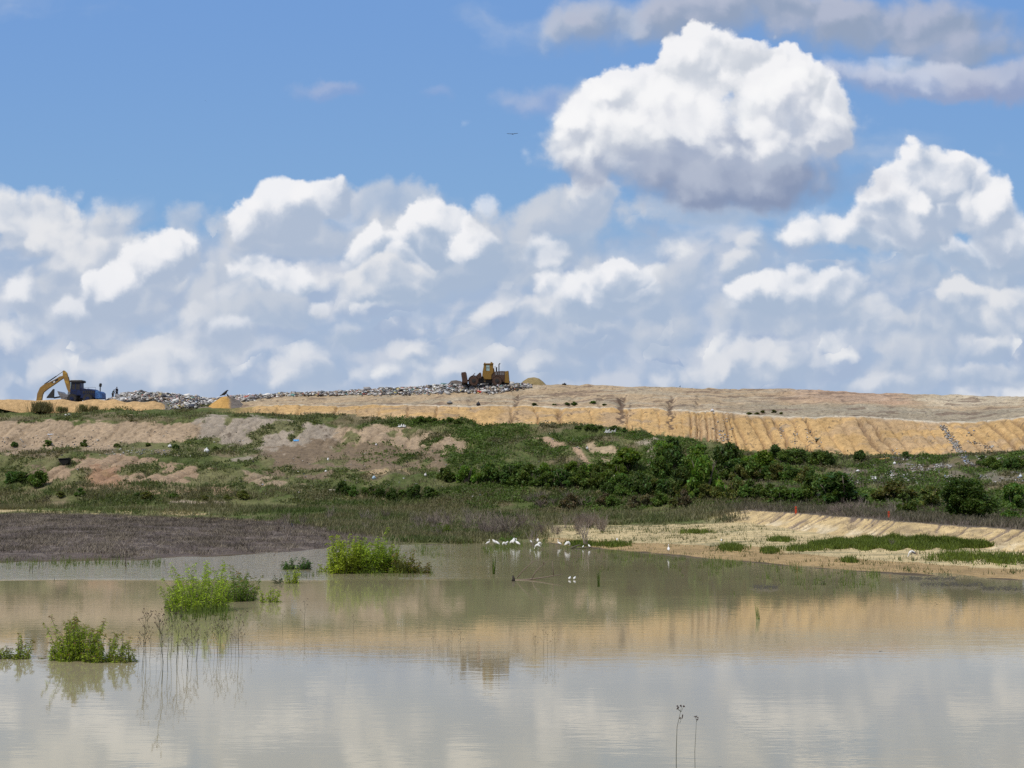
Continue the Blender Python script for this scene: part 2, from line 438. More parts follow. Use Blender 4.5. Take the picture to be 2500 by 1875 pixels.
M_SKIN = mat_plain('skin', (0.16, 0.09, 0.06), None, 20)
M_TEAL = mat_plain('teal_cloth', (0.03, 0.10, 0.11), (0.02, 0.06, 0.07))
M_NAVY = mat_plain('navy_cloth', (0.018, 0.022, 0.045), (0.01, 0.012, 0.02))

# ------------------------------------------------------------------ terrain
def Ln(*pts):
    a = np.array(pts, float); return lambda p: np.interp(p, a[:, 0], a[:, 1])
# photo rows of the breaks of slope, and their distances from the viewer in metres
shore = Ln((-700,1382),(0,1374),(250,1368),(330,1370),(430,1361),(520,1359),(620,1353),(720,1349),(800,1338),(950,1331),(1100,1329),(1170,1327),(1330,1324),(1380,1332),(1500,1343),(1600,1352),(1700,1362),(1800,1370),(1900,1380),(2000,1388),(2200,1402),(2500,1417),(3200,1445))
toe_y = Ln((-700,1260),(0,1257),(250,1257),(400,1264),(600,1272),(800,1276),(1000,1278),(1200,1282),(1400,1283),(1600,1281),(1700,1279),(1830,1276),(1960,1296),(2100,1315),(2400,1341),(2500,1350),(3200,1385))
toe_D = Ln((-700,172),(0,172),(600,165),(1000,158),(1400,155),(1700,146),(1830,140),(2000,120),(2200,104),(2500,92),(3200,80))
cre_y = Ln((-700,1249),(0,1247),(300,1250),(600,1252),(1000,1262),(1400,1268),(1600,1266),(1720,1258),(1830,1245),(2000,1256),(2150,1268),(2300,1280),(2500,1293),(3200,1325))
cre_D = Ln((-700,177),(0,177),(600,172),(1000,164),(1400,160),(1700,152),(1830,146),(2000,127),(2200,110),(2500,97),(3200,85))
hb_y = Ln((-700,1240),(0,1238),(400,1233),(700,1238),(1000,1246),(1300,1252),(1500,1254),(1700,1240),(1830,1236),(2000,1244),(2200,1256),(2500,1272),(3200,1290))
hb_D = Ln((-700,184),(0,184),(700,180),(1300,172),(1700,164),(2000,156),(2500,145),(3200,138))
l5_y = Ln((-700,1115),(0,1112),(200,1106),(400,1108),(600,1120),(900,1135),(1200,1130),(1500,1140),(1800,1165),(2100,1175),(2500,1178),(3200,1180))
l5_D = Ln((-700,203),(0,203),(700,201),(1300,192),(1700,184),(2000,177),(2500,168),(3200,162))
l6_y = Ln((-700,1092),(0,1090),(400,1082),(600,1088),(900,1105),(1200,1100),(1500,1110),(1800,1140),(2100,1150),(2500,1150),(3200,1152))
l6_D = Ln((-700,211),(0,211),(700,208),(1300,199),(1700,190),(2000,184),(2500,176),(3200,170))
l7_y = Ln((-700,1032),(0,1030),(300,1024),(480,1016),(700,1022),(820,1040),(1000,1046),(1200,1056),(1400,1060),(1500,1066),(1600,1078),(1700,1092),(1850,1114),(2000,1115),(2200,1128),(2500,1116),(3200,1110))
l7_D = Ln((-700,218),(0,218),(700,215),(1300,207),(1700,197),(2000,191),(2500,184),(3200,178))
l8_y = Ln((-700,1012),(0,1010),(400,1009),(650,1009),(760,1012),(900,1016),(1000,1022),(1200,1036),(1400,1037),(1500,1043),(1600,1060),(1700,1078),(1850,1103),(2000,1105),(2200,1118),(2300,1118),(2500,1106),(3200,1098))
l8_D = Ln((-700,224),(0,224),(700,220),(1300,211),(1700,201),(2000,195),(2500,188),(3200,182))
l9_y = Ln((-700,1003),(0,1002),(400,1002),(560,1001),(700,988),(900,988),(1100,990),(1250,993),(1400,996),(1600,998),(1700,1004),(1850,1012),(1950,1017),(2100,1019),(2200,1024),(2300,1032),(2370,1033),(2420,1026),(2500,1015),(3200,1000))
l9_D = Ln((-700,228),(0,228),(700,224),(1300,217),(1700,209),(2000,204),(2500,198),(3200,192))
sk_y = Ln((-700,992),(0,988),(200,985),(262,982),(290,972),(335,962),(400,966),(450,974),(520,975),(560,971),(700,962),(850,955),(1000,946),(1100,940),(1250,939),(1380,939),(1500,942),(1700,947),(1900,951),(2100,958),(2300,963),(2500,966),(3200,975))
sk_D = Ln((-700,235),(0,235),(700,235),(1300,231),(1700,227),(2000,224),(2500,219),(3200,214))
px = np.arange(-700, 3201, 2.8); NC = len(px)
lines = []
def add_line(yf, Df=None, z=None, n=1, ease='lin'):
    py = yf(px); uu, vv = uv_of(px, py)
    if Df is None: D = CAM_H / -vv; Z = np.zeros(NC)
    else: D = Df(px); Z = CAM_H + vv * D
    lines.append((uu * D, D, Z, n, ease))
add_line(shore); x0, D0, Z0, _, _ = lines[0]
u0 = x0 / D0
lines.insert(0, (u0 * (D0 - 14), D0 - 14, np.full(NC, -1.6), 1, 'lin'))
SEG = [8, 96, 34, 34, 96, 22, 50, 22, 74, 56, 5, 8, 10]
for yf, Df in ((toe_y, toe_D), (cre_y, cre_D), (hb_y, hb_D), (l5_y, l5_D), (l6_y, l6_D), (l7_y, l7_D), (l8_y, l8_D), (l9_y, l9_D), (sk_y, sk_D)):
    add_line(yf, Df)
xs, Ds, Zs = lines[-1][:3]; us = xs / Ds
dip = np.where(px < 128, 5.2, 0.4)
dip = np.convolve(np.pad(dip, 4, mode='edge'), np.ones(9) / 9, 'valid')
lines.append((us * (Ds + 10), Ds + 10, Zs - 0.15 - dip * 0.35, 1, 'lin'))
lines.append((us * (Ds + 17), Ds + 17, Zs - dip, 1, 'lin'))
lines.append((us * (Ds + 45), Ds + 45, Zs - dip - 1, 1, 'lin'))
lines.append((us * (Ds + 140), Ds + 140, np.full(NC, -1.2), 1, 'lin'))
SEG = [8, 96, 34, 34, 96, 22, 50, 22, 74, 56, 6, 6, 6, 8]
rowsX, rowsY, rowsZ, segid, segt = [], [], [], [], []
for k in range(len(lines) - 1):
    a, b = lines[k], lines[k + 1]; n = SEG[k]
    for j in range(n):
        t = j / n
        rowsX.append(a[0] + (b[0] - a[0]) * t); rowsY.append(a[1] + (b[1] - a[1]) * t); rowsZ.append(a[2] + (b[2] - a[2]) * t)
        segid.append(k); segt.append(t)
for q, l in ((rowsX, lines[-1][0]), (rowsY, lines[-1][1]), (rowsZ, lines[-1][2])): q.append(l)
segid.append(len(lines) - 2); segt.append(1.0)
TX, TY, TZ = np.array(rowsX), np.array(rowsY), np.array(rowsZ)       # (rows, cols)
segid = np.array(segid); segt = np.array(segt); NR = len(segid)
SS = (segid + segt)[:, None] * np.ones((1, NC))
PX = np.ones((NR, 1)) * px[None, :]
# round the breaks of slope a little
for _ in range(3):
    Zp = np.pad(TZ, ((1, 1), (0, 0)), mode='edge'); Zn = (Zp[:-2] + 2 * TZ + Zp[2:]) / 4
    keep = (SS < 1.3) | (SS > 9.7)
    TZ = np.where(keep, TZ, Zn)
def photo_y(X, Y, Z):
    v_ = (Z - CAM_H) / Y
    b = (v_ * math.cos(TH) - math.sin(TH)) / (math.cos(TH) + v_ * math.sin(TH))
    return 937.5 - b * F
PY = photo_y(TX, TY, TZ)      # before roughening
# -- relief
hill = ss(SS, 4.0, 4.5) * (1 - ss(SS, 9.95, 10.3) * 0.75)
land = ss(SS, 1.02, 1.5)
dz = hill * (fbm(TX / 7, TY / 7, 4, 3) - 0.5) * 0.9 + land * (fbm(TX / 1.4, TY / 1.4, 4, 5) - 0.5) * (0.10 + 0.28 * hill)
# the vegetated middle: lumpy
lump = ss(SS, 4.1, 4.6) * (1 - ss(SS, 7.6, 8.2)) * ss(PX, 700, 1000)
dz += lump * (fbm(TX / 4.0, TY / 4.0, 3, 12) - 0.45) * 2.0
# rills on the yellow face
t8 = np.clip(SS - 8, 0, 1)
inY = ss(SS, 7.9, 8.1) * (1 - ss(SS, 8.88, 9.06)) * ss(PX, 560, 700)
warp = fbm(TX / 3.0, t8 * 2.0 + 3, 4, 21) * 1.7 + fbm(TX / 14, TX * 0 + 2, 2, 23) * 5
sp = np.where(PX > 1640, 1.9, 4.6); sp = 1.9 + (4.6 - 1.9) * (1 - ss(PX, 1500, 1800))
lean = 1.6 * ss(PX, 1700, 2200)
ph = (TX - lean * (1 - t8) * 1.0 + warp) / sp
cell = np.floor(ph); fr = ph - cell
depth = 0.25 + 0.75 * _hash(cell, cell * 0, 5)
cen = 0.3 + 0.4 * _hash(cell, cell * 0 + 3, 6)
wdt = (0.055 + 0.085 * (sp < 3)) * (.5 + 1.1 * _hash(cell, cell * 0 + 9, 7))
rill = np.exp(-((fr - cen) / wdt) ** 2) * depth * (0.5 + 0.9 * fbm(TX / 1.0, TY / 0.6, 3, 9))
dz -= inY * rill * (0.50 + 0.35 * (1 - t8)) * 1.35
# tan slope above: few shallow gullies and horizontal ledges
inT = ss(SS, 9.02, 9.15) * (1 - ss(SS, 9.85, 10.0))
dz += inT * (fbm(TX / 6.0, TY / 1.1, 4, 31) - 0.5) * 0.55
for (gx, gw, gd) in ((1519, 11, 1.1), (1638, 8, 1.0), (1395, 7, .6), (1468, 6, .5), (1705, 6, .5), (1262, 9, .7), (1150, 6, .6)):
    dz -= np.exp(-((PX + (vnoise(SS * 14, SS * 0, 3) - .5) * 14 - gx) / gw) ** 2) * gd * .55 * (ss(SS, 8.1, 8.5) * 0.4 + ss(SS, 9.0, 9.2) * .6) * (1 - ss(SS, 9.45, 9.7))
# erosion gullies of the left slopes
gull = np.zeros_like(TX)
for (gx, gw, k_) in ((1519, 9, 1.0), (1638, 6, .9), (1395, 5, .5), (1468, 4, .45), (1705, 4, .5), (1262, 9, .6), (1150, 6, .5), (1540, 4, .6), (1360, 4, .5)):
    gull = np.maximum(gull, np.exp(-((PX + (vnoise(SS * 18, SS * 0, 3) - .5) * 18 - gx) / gw) ** 2) * k_ * ss(SS, 8.0, 8.4) * (1 - ss(SS + (fbm(PX / 6, SS * 20, 3, 4) - .5) * .4, 9.5, 9.7)))
inL = ss(SS, 4.2, 4.6) * (1 - ss(SS, 4.9, 5.05)) * (1 - ss(PX, 560, 760))
ph = (TX + (SS - 4) * -7.0 + 3.0 * fbm(TX / 5, SS * 4, 3, 44)) / 2.6
fr = np.abs((ph % 1) - 0.5) * 2
dz -= inL * (1 - fr) ** 3 * 0.65 * (0.3 + vnoise(np.floor(ph), ph * 0, 8))
inU = ss(SS, 6.05, 6.3) * (1 - ss(SS, 6.8, 7.02)) * (1 - ss(PX, 1080, 1180))
ph = (TX + (SS - 6) * -2.2 + 2.4 * fbm(TX / 4, SS * 4, 3, 47)) / 2.4
fr = np.abs((ph % 1) - 0.5) * 2
dz -= inU * (1 - fr) ** 4 * 0.45 * (0.2 + vnoise(np.floor(ph), ph * 0, 18))
dz += (inL + inU) * (fbm(TX / .8, TY / .8, 4, 48) - .5) * .35
# rills of the right-hand berm, running down towards the left
inB = ss(SS, 1.93, 2.1) * (1 - ss(SS, 2.86, 3.0)) * ss(PX, 1780, 1930)
ph = (TY * 0.976 - TX * 0.219 + 1.6 * fbm(TX / 1.4, TY / 1.4, 3, 52) + 5.0 * fbm(TX / 7, TY / 9, 2, 53)) / 1.45
fr = np.abs((ph % 1) - 0.5) * 2
berm_r = (1 - fr) ** 2 * (0.1 + 1.1 * vnoise(np.floor(ph), ph * 0, 28)) * ss(fbm(TX / 2.5, TY / 3.5, 4, 29), .36, .62) * 1.3
dz -= inB * berm_r * 0.30
# mud flat clods
inM = ss(SS, 1.0, 1.08) * (1 - ss(SS, 1.9, 2.1)) * (1 - ss(PX, 760, 1050))
dz += inM * (fbm(TX / 0.5, TY / 0.8, 3, 61) - 0.4) * 0.22
dz += inM * 0.05
# ground hugging shoreline noise
inS = ss(SS, 0.6, 1.0) * (1 - ss(SS, 1.0, 1.35))
dz += inS * (fbm(TX / 2.2, TY / 4.0, 5, 71) - 0.5) * 0.30
TZ = TZ + dz
# mask of the dark hollow on the lower left slope
hol = np.exp(-(((PX - 156) / 15) ** 4 + ((PY - 1131) / 9) ** 4))

# -- colours of the ground (albedo, linear)
def mixc(c, new, m): return c + (np.array(new)[None, None, :] - c) * m[..., None]
wx = PX + (fbm(TX / 2.2, TY / 2.2, 6, 81, .6) - 0.5) * 90
wy = PY + (fbm(TX / 2.6, TY / 2.0, 6, 82, .62) - 0.5) * 36
wyf = PY + (fbm(TX / 1.0, TY / 1.0, 4, 83) - 0.5) * 8
nA = fbm(TX / 3.0, TY / 3.0, 5, 84); nB = fbm(TX / 0.8, TY / 0.8, 4, 85); nC = fbm(TX / 9, TY / 1.3, 5, 86)
VEG, OLV, MUD = (0.090, 0.112, 0.036), (0.150, 0.148, 0.065), (0.125, 0.098, 0.082)
SAND, WET, YEL = (0.56, 0.44, 0.235), (0.36, 0.245, 0.115), (0.50, 0.33, 0.150)
TAN, GRYT, PINK, GRYC = (0.40, 0.305, 0.195), (0.31, 0.265, 0.19), (0.360, 0.272, 0.182), (0.33, 0.28, 0.22)
DRY = (0.20, 0.150, 0.100)
c = np.zeros((NR, NC, 3)) + np.array(OLV)
veg = np.zeros((NR, NC))
# flats
right = ss(wx, 1270, 1400)
c = mixc(c, MUD, ((SS > 0) & (SS < 2)) * (1 - ss(wx + (PY - 1300) * 2, 850, 1050)))
sandm = ((SS < 2.0)) * right
c = mixc(c, SAND, sandm * 1.0)
c = mixc(c, (0.33, 0.29, 0.16), sandm * ss(fbm(TX / 5, TY / 1.0, 4, 91), 0.52, 0.68) * 0.8)
c = mixc(c, WET, (SS < 1.28 + 0.15 * (nA - .5)) * right * 0.9)
c = mixc(c, (0.11, 0.085, 0.055), (SS < 1.02) * 1.0)
# berm
bm = (SS >= 2.0) * (SS < 3.0) * ss(wx, 1700, 1850)
c = mixc(c, (0.56, 0.42, 0.215), bm)
c = mixc(c, (0.66, 0.56, 0.38), bm * (1 - ss(SS, 2.2, 2.6)) * ss(fbm(TX / 1.5, TY / 2.5, 4, 57), .45, .6) * .7)
c = mixc(c, (0.36, 0.27, 0.155), bm * ss(fbm(TX / 1.2, TY / 1.2, 4, 58), .5, .66) * .8)
c = mixc(c, (0.20, 0.155, 0.125), bm * ss(berm_r + (nB - .5) * .5, 0.22, 0.5) * 0.9)
c = mixc(c, (0.135, 0.110, 0.085), ss(SS, 2.93, 3.0) * (SS < 4.0) * ss(wx, 1700, 1850) * 0.9)
# thin sandy lines far across the flats
c = mixc(c, SAND, (np.abs(wyf - 1250 - 0.012 * (PX - 200)) < 4.0 + 2 * nA) * (wx < 500) * 0.85)
c = mixc(c, SAND, (np.abs(wyf - 1262 - 0.03 * (PX - 320)) < 2.6) * (wx < 620) * (wx > 250) * (nB > .45) * 0.9)
c = mixc(c, SAND, (np.abs(wyf - 1238 - 0.045 * (PX - 860)) < 4.0) * (wx > 850) * (wx < 1065) * 0.9)
c = mixc(c, (0.08, 0.12, 0.03), (SS > 2.2) * (SS < 4) * (1 - ss(wx, 1650, 1800)) * ss(nA, 0.45, 0.6) * 0.7)
# hill: vegetation everywhere below the yellow face, then bare patches
hl = (SS >= 4.0) * (SS < 8.0)
c = mixc(c, VEG, hl)
c = mixc(c, OLV, hl * ss(nA, 0.48, 0.66) * 0.75)
c = mixc(c, DRY, hl * ss(fbm(TX / 6, TY / 4, 4, 95), 0.55, 0.68) * 0.65)
veg = hl * 1.0
veg[(SS >= 2.0) & (SS < 4.0)] = 0.55
def band(x0, x1, top, bot, color, k=1.0, sx=9, sy=2.2, spots=0.0, vegk=1.0, fine=False):
    global c, veg
    yy = wyf if fine else wy
    m = ss(wx, x0 - sx, x0 + sx) * (1 - ss(wx, x1 - sx, x1 + sx)) * ss(yy, top(PX) - sy, top(PX) + sy) * (1 - ss(yy, bot(PX) - sy, bot(PX) + sy)) * (SS > 3.0)
    if spots: m = m * (1 - ss(nA, 0.60 - spots * 0.25, 0.64 - spots * 0.25) * 0.9)
    c = mixc(c, color, m * k); veg = veg * (1 - m * vegk)
band(-900, 505, Ln((0,1030),(500,1030)), Ln((0,1102),(250,1094),(350,1084),(500,1074)), PINK, 1, spots=0.0)
band(-900, 300, Ln((0,1064),(300,1068)), Ln((0,1098),(300,1080)), DRY, .5, spots=0.7, vegk=.3)
band(485, 830, Ln((480,1017),(530,1014),(700,1022),(820,1042)), Ln((480,1076),(560,1074),(620,1096),(700,1118),(760,1120),(830,1084)), GRYC, 1, spots=0.02)
band(560, 640, Ln((560,1080),(640,1085)), Ln((560,1120),(640,1128)), GRYC, .8, spots=.5)
band(815, 1135, Ln((820,1042),(1000,1046),(1060,1056),(1130,1066)), Ln((820,1082),(960,1086),(1060,1106),(1135,1118)), PINK, 1, spots=0.1)
band(640, 1080, Ln((640,1105),(780,1072),(1080,1100)), Ln((640,1160),(780,1170),(900,1160),(1080,1140)), DRY, .95, spots=.15, vegk=.85)
band(880, 1000, Ln((880,1146),(1000,1146)), Ln((880,1160),(1000,1163)), (0.42, 0.31, 0.18), .9, sx=12, sy=4)
band(85, 600, Ln((90,1122),(200,1108),(300,1106),(400,1124),(600,1165)), Ln((90,1186),(200,1194),(300,1200),(450,1202),(600,1212)), (0.34, 0.245, 0.16), 1, spots=0.30)
band(220, 300, Ln((220,1140),(300,1140)), Ln((220,1185),(300,1188)), (0.33, 0.19, 0.115), .7)
band(600, 770, Ln((600,1150),(770,1188)), Ln((600,1178),(770,1205)), PINK, .9, spots=.3, sy=4)
band(1425, 1500, Ln((1425,1084),(1500,1090)), Ln((1425,1112),(1500,1116)), (0.40, 0.31, 0.20), 1, sx=8, sy=5)
band(1285, 1445, Ln((1285,1070),(1380,1080),(1445,1130)), Ln((1285,1076),(1380,1096),(1445,1145)), (0.38, 0.27, 0.18), 1, sx=8, sy=3, fine=True)
band(1573, 1602, Ln((1573,1072),(1602,1072)), Ln((1573,1150),(1602,1158)), (0.33, 0.28, 0.21), .8, sx=6, spots=.2, vegk=.6)
band(1560, 1640, Ln((1560,1076),(1640,1078)), Ln((1560,1086),(1640,1090)), (0.33, 0.28, 0.21), .8, sx=8, sy=3, vegk=.6)
band(240, 480, Ln((240,1090),(480,1094)), Ln((240,1102),(480,1108)), (0.30, 0.23, 0.16), .7, spots=.4, vegk=.7)
band(30, 110, Ln((30,1100),(110,1100)), Ln((30,1150),(110,1165)), DRY, .8, spots=.3, vegk=.7)
band(590, 900, Ln((590,1085),(700,1100),(900,1100)), Ln((590,1105),(700,1150),(900,1130)), DRY, .7, spots=.4, vegk=.6)
band(2060, 2340, Ln((2060,1130),(2340,1130)), Ln((2060,1182),(2340,1176)), (0.20, 0.165, 0.125), .8, spots=.45, vegk=.8)
band(2380, 2520, Ln((2380,1135),(2520,1160)), Ln((2380,1165),(2520,1200)), (0.20, 0.18, 0.14), .8, spots=.4, vegk=.8)
band(-900, 620, Ln((0,1196),(600,1206)), Ln((0,1228),(600,1228)), OLV, .5, vegk=0.0, spots=.2)
band(420, 545, Ln((420,1222),(545,1224)), Ln((420,1229),(545,1232)), (0.38, 0.31, 0.24), .9, sx=8, sy=2, fine=True)
# yellow face
ym = ss(SS + (nB - .5) * 0.5, 7.95, 8.1) * (1 - ss(SS, 8.98, 9.02))
lft = ss(wx, 480, 640)
c = mixc(c, YEL, ym * lft); veg = veg * (1 - ym * lft)
c = mixc(c, (0.34, 0.255, 0.17), ym * lft * ss(fbm(TX / 5, TY / 2 + t8 * 2, 5, 97), .56, .70) * .7)
c = mixc(c, (0.44, 0.31, 0.18), ym * lft * ss(fbm(TX / 7, TY / 3, 4, 96), 0.5, 0.62) * 0.7)
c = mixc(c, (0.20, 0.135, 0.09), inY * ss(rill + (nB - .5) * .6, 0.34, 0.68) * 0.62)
c = mixc(c, VEG, (SS > 8) * (SS < 9) * (1 - lft)); veg = np.where((SS > 8) & (SS < 9.3) & (PX < 520), 1.0, veg)
c = mixc(c, (0.62, 0.55, 0.44), np.exp(-((SS - 9.02) / 0.035) ** 2) * ss(wx, 560, 700) * 0.85)
# tan above
tm = (SS >= 9.03)
c = mixc(c, TAN, tm * 1.0)
c = mixc(c, GRYT, tm * (1 - ss(wyf, 985, 1000)) * 0.0 + tm * ss(SS * -1, -9.55, -9.35) * ss(wx, 1700, 1900) * 0.95)
c = mixc(c, (0.36, 0.32, 0.24), tm * ss(nC, 0.5, 0.62) * 0.55)
c = mixc(c, (0.42, 0.27, 0.19), tm * ss(SS, 9.45, 9.6) * ss(wx, 1800, 2050) * (1 - ss(wx, 2180, 2260)) * 0.55)
c = mixc(c, (0.50, 0.43, 0.31), tm * ss(SS, 9.5, 9.7) * ss(wx, 2220, 2290) * 0.7)
c = mixc(c, (0.17, 0.12, 0.09), tm * (SS < 10) * ss(fbm(TX / 4.0, TY / 0.9, 5, 98), 0.60, 0.66) * 0.7)
c = mixc(c, (0.16, 0.15, 0.13), tm * (1 - ss(wx, 470, 560)))
c = mixc(c, (0.11, 0.075, 0.055), ss(gull + (nB - .5) * .8, 0.42, 0.7) * .85)
hollow_shade_mask = np.exp(-(((PX - 156) / 17) ** 4 + ((PY - 1131) / 10) ** 4))
c = mixc(c, (0.035, 0.028, 0.024), hollow_shade_mask * 0.9); veg = veg * (1 - hollow_shade_mask)  # shade of the hollow painted into the ground colour
spk = fbm(TX / .35, TY / .5, 3, 120)
c = mixc(c, (0.14, 0.105, 0.075), ss(spk, .70, .80) * (SS > 4) * (1 - (SS < 8) * veg * .5) * .75)
c = mixc(c, (0.09, 0.072, 0.062), inM * ss(fbm(TX / 1.6, TY / 2.2, 4, 121), .50, .64) * .8)
c = mixc(c, (0.23, 0.19, 0.155), inM * ss(fbm(TX / 1.2, TY / 2.0, 4, 122), .58, .68) * .6)
c = np.clip(c * (0.78 + 0.44 * nA)[..., None] * (0.86 + .28 * nB)[..., None], 0.01, 0.9)

def place(pxq, pyq, smin=1.0, smax=10.1):
    """world point on the terrain seen at this photo pixel"""
    j = int(np.clip(round((pxq + 700) / 2.8), 0, NC - 1))
    yy = photo_y(TX[:, j], TY[:, j], TZ[:, j])
    ok = np.where((SS[:, j] >= smin) & (SS[:, j] <= smax))[0]
    run = np.minimum.accumulate(yy[ok])
    hit = np.where(run <= pyq)[0]
    i = ok[hit[0]] if len(hit) else ok[np.argmin(np.abs(yy[ok] - pyq))]
    return Vector((TX[i, j], TY[i, j], TZ[i, j])), i, j
def px_of(w):
    Yr = w.y * math.cos(TH) + (w.z - CAM_H) * math.sin(TH)
    return 1250 + w.x / Yr * F

r4 = int(np.where(segid == 4)[0][0])
def sheet(name, r0, r1, mat):
    X, Y, Z, Cc = TX[r0:r1 + 1], TY[r0:r1 + 1], TZ[r0:r1 + 1], c[r0:r1 + 1]
    n, m = X.shape
    idx = np.arange(n * m).reshape(n, m)
    f = np.stack([idx[:-1, :-1], idx[:-1, 1:], idx[1:, 1:], idx[1:, :-1]], -1).reshape(-1, 4)
    o = mesh_np(name, np.stack([X, Y, Z], -1).reshape(-1, 3), f, mat, None, Cc.reshape(-1, 3), smooth=True)
    return tag(o, kind='structure')
sheet('shore', 0, r4, M_SOIL)
sheet('hills', r4, NR - 1, M_SOIL)
# distant plain under and around everything
gm, B = new_mat('plain'); finish(gm, B, B.mix(B.noise(geo(B), 0.02, 5), (0.09, 0.12, 0.045), (0.2, 0.17, 0.1)), 0.95, 0.1)
g = mesh_np('ground', [(-9000, -9000, -1.8), (9000, -9000, -1.8), (9000, 14000, -1.8), (-9000, 14000, -1.8)], [(0, 1, 2, 3)], gm)
tag(g, kind='structure')

# ------------------------------------------------------------------ water
def mat_water():
    m, B = new_mat('muddy_water'); g = geo(B)
    sp_ = B.n('ShaderNodeSeparateXYZ'); B.nt.links.new(g, sp_.inputs[0])
    st = B.v('MULTIPLY', g, (0.32, 1.0, 1.0))
    w1 = B.noise(st, 2.2, 4, 0.55); w2 = B.noise(st, 7.0, 2, 0.5)
    gust = B.noise(B.v('MULTIPLY', g, (0.018, 0.07, 1.0)), 1.0, 3, 0.5)
    # wind-ruffled reach across the pond
    fx = B.mr(sp_.outputs[0], -13.0, 2.0, 1.0, 0.02)
    edge = B.m('MULTIPLY_ADD', B.noise(B.v('MULTIPLY', g, (0.10, 0.25, 1)), 1.0, 4), 3.0, sp_.outputs[1])
    band_ = B.m('MULTIPLY', B.mr(edge, 67.0, 70.5), fx)
    ruff = B.m('ADD', band_, B.mr(gust, 0.52, 0.70, 0.0, 0.05))
    h = B.m('MULTIPLY', B.m('MULTIPLY_ADD', w2, 0.35, w1), B.m('MULTIPLY_ADD', ruff, 2.0, 0.050))
    # silt: slightly browner clouds
    silt = B.noise(B.v('MULTIPLY', g, (0.03, 0.05, 1)), 1.0, 4)
    colr = B.mix(B.mr(silt, 0.35, 0.65), (0.330, 0.285, 0.170), (0.295, 0.245, 0.142))
    p = B.n('ShaderNodeBsdfPrincipled')
    B.put(p.inputs['Base Color'], colr); p.inputs['Roughness'].default_value = 0.028
    p.inputs['IOR'].default_value = 1.36; p.inputs['Specular IOR Level'].default_value = 0.5
    b = B.n('ShaderNodeBump'); b.inputs['Strength'].default_value = 1.0; b.inputs['Distance'].default_value = 0.035
    B.put(b.inputs['Height'], h); B.nt.links.new(b.outputs[0], p.inputs['Normal'])
    o = B.n('ShaderNodeOutputMaterial'); B.nt.links.new(p.outputs[0], o.inputs[0]); return m
M_WATER = mat_water()
wt = mesh_np('water', [(-400, -60, 0), (400, -60, 0), (400, 170, 0), (-400, 170, 0)], [(0, 1, 2, 3)], M_WATER)
tag(wt, kind='structure')

# ------------------------------------------------------------------ heaps of soil and sand
def heap(name, label, cat, prof, D, depth, mat_, side=0, group=None, tone2=None, rough=0.12):
    """ridge or cone: prof = [(px, crest row, base row)], standing at distance D, depth metres front to back"""
    P_ = np.array(prof, float); pxs = np.linspace(P_[0, 0], P_[-1, 0], max(40, int((P_[-1, 0] - P_[0, 0]) / 1.4)))
    cr = np.interp(pxs, P_[:, 0], P_[:, 1]); ba = np.interp(pxs, P_[:, 0], P_[:, 2])
    uc, vc = uv_of(pxs, cr); ub, vb = uv_of(pxs, ba)
    n = 22; rows = []
    for j in range(n):
        t = j / (n - 1)
        if t <= 0.6:
            k = t / 0.6; kk = k ** 0.85
            Y = D + k * depth * 0.5; Zb = CAM_H + vb * D; Zc = CAM_H + vc * (D + depth * 0.5)
            Z = Zb + (Zc - Zb) * kk - 0.25 * (k == 0)
        else:
            k = (t - 0.6) / 0.4
            Y = D + depth * 0.5 + k * depth * 0.5; Z = Zc + (Zb - 1.2 - Zc) * k
        X = ub * (D + (0.5 * depth if t <= .6 else 0.5 * depth))
        X = ub * D + 0 * Z
        Z = Z + (fbm(X / 1.0, np.full_like(X, Y) / 1.0, 4, 7) - .5) * rough * 2 * (1 if 0 < j < n - 1 else 0)
        rows.append(np.stack([X, np.full_like(X, Y), Z], -1))
    V = np.concatenate(rows); m = len(pxs); idx = np.arange(n * m).reshape(n, m)
    f = np.stack([idx[:-1, :-1], idx[:-1, 1:], idx[1:, 1:], idx[1:, :-1]], -1).reshape(-1, 4)
    t_ = fbm(V[:, 0] / 2, V[:, 2] * 2, 4, 3)
    cc = np.array(mat_)[None, :] * (0.85 + 0.3 * t_)[:, None]
    if tone2 is not None:
        k = ss(V[:, 0] + (V[:, 2].max() - V[:, 2]) * -0.55 + (t_ - .5) * 1.0, tone2[1] * D - 0.3, tone2[1] * D + 0.3)
        cc = cc * (1 - k[:, None]) + np.array(tone2[0])[None, :] * k[:, None]
    return tag(mesh_np(name, V, f, M_SOIL, None, cc, smooth=True), label, cat, group)
heap('sand_ridge', 'long wavy ridge of dumped yellow sand in front of the blue machine', 'sand heap',
     [(-260,978,990),(-150,976,992),(-60,974,994),(-8,976,992),(8,974,996),(40,974,1003),(75,977,1006),(105,974,1008),(140,973,1009),(165,978,1010),(180,979,1010),(200,975,1009),(225,974,1006),(252,977,1004),(266,973,1003),(285,978,1001),(300,982,1000),(318,979,999),(338,982,999),(352,980,1000),(368,978,1002),(385,983,1004),(400,994,1007),(414,1006,1008)],
     225.5, 5.0, (0.50, 0.335, 0.165))
heap('sand_pile', 'orange cone of sand with a grey right flank, black bird near its top', 'sand heap',
     [(478,1006,1008),(500,992,1008),(520,977,1008),(534,968,1008),(548,966,1008),(560,969,1008),(578,980,1008),(600,996,1007),(622,1006,1007)],
     224.5, 5.0, (0.50, 0.30, 0.10), tone2=((0.17, 0.15, 0.135), float(uv_of(546, 980)[0])))
heap('soil_pile', 'small olive brown mound of soil on the skyline right of the yellow compactor', 'soil heap',
     [(1268,939,941),(1278,929,940),(1290,922,940),(1305,920.5,940),(1316,923,940),(1325,930,940),(1335,940,941)],
     231, 5.0, (0.26, 0.20, 0.095))
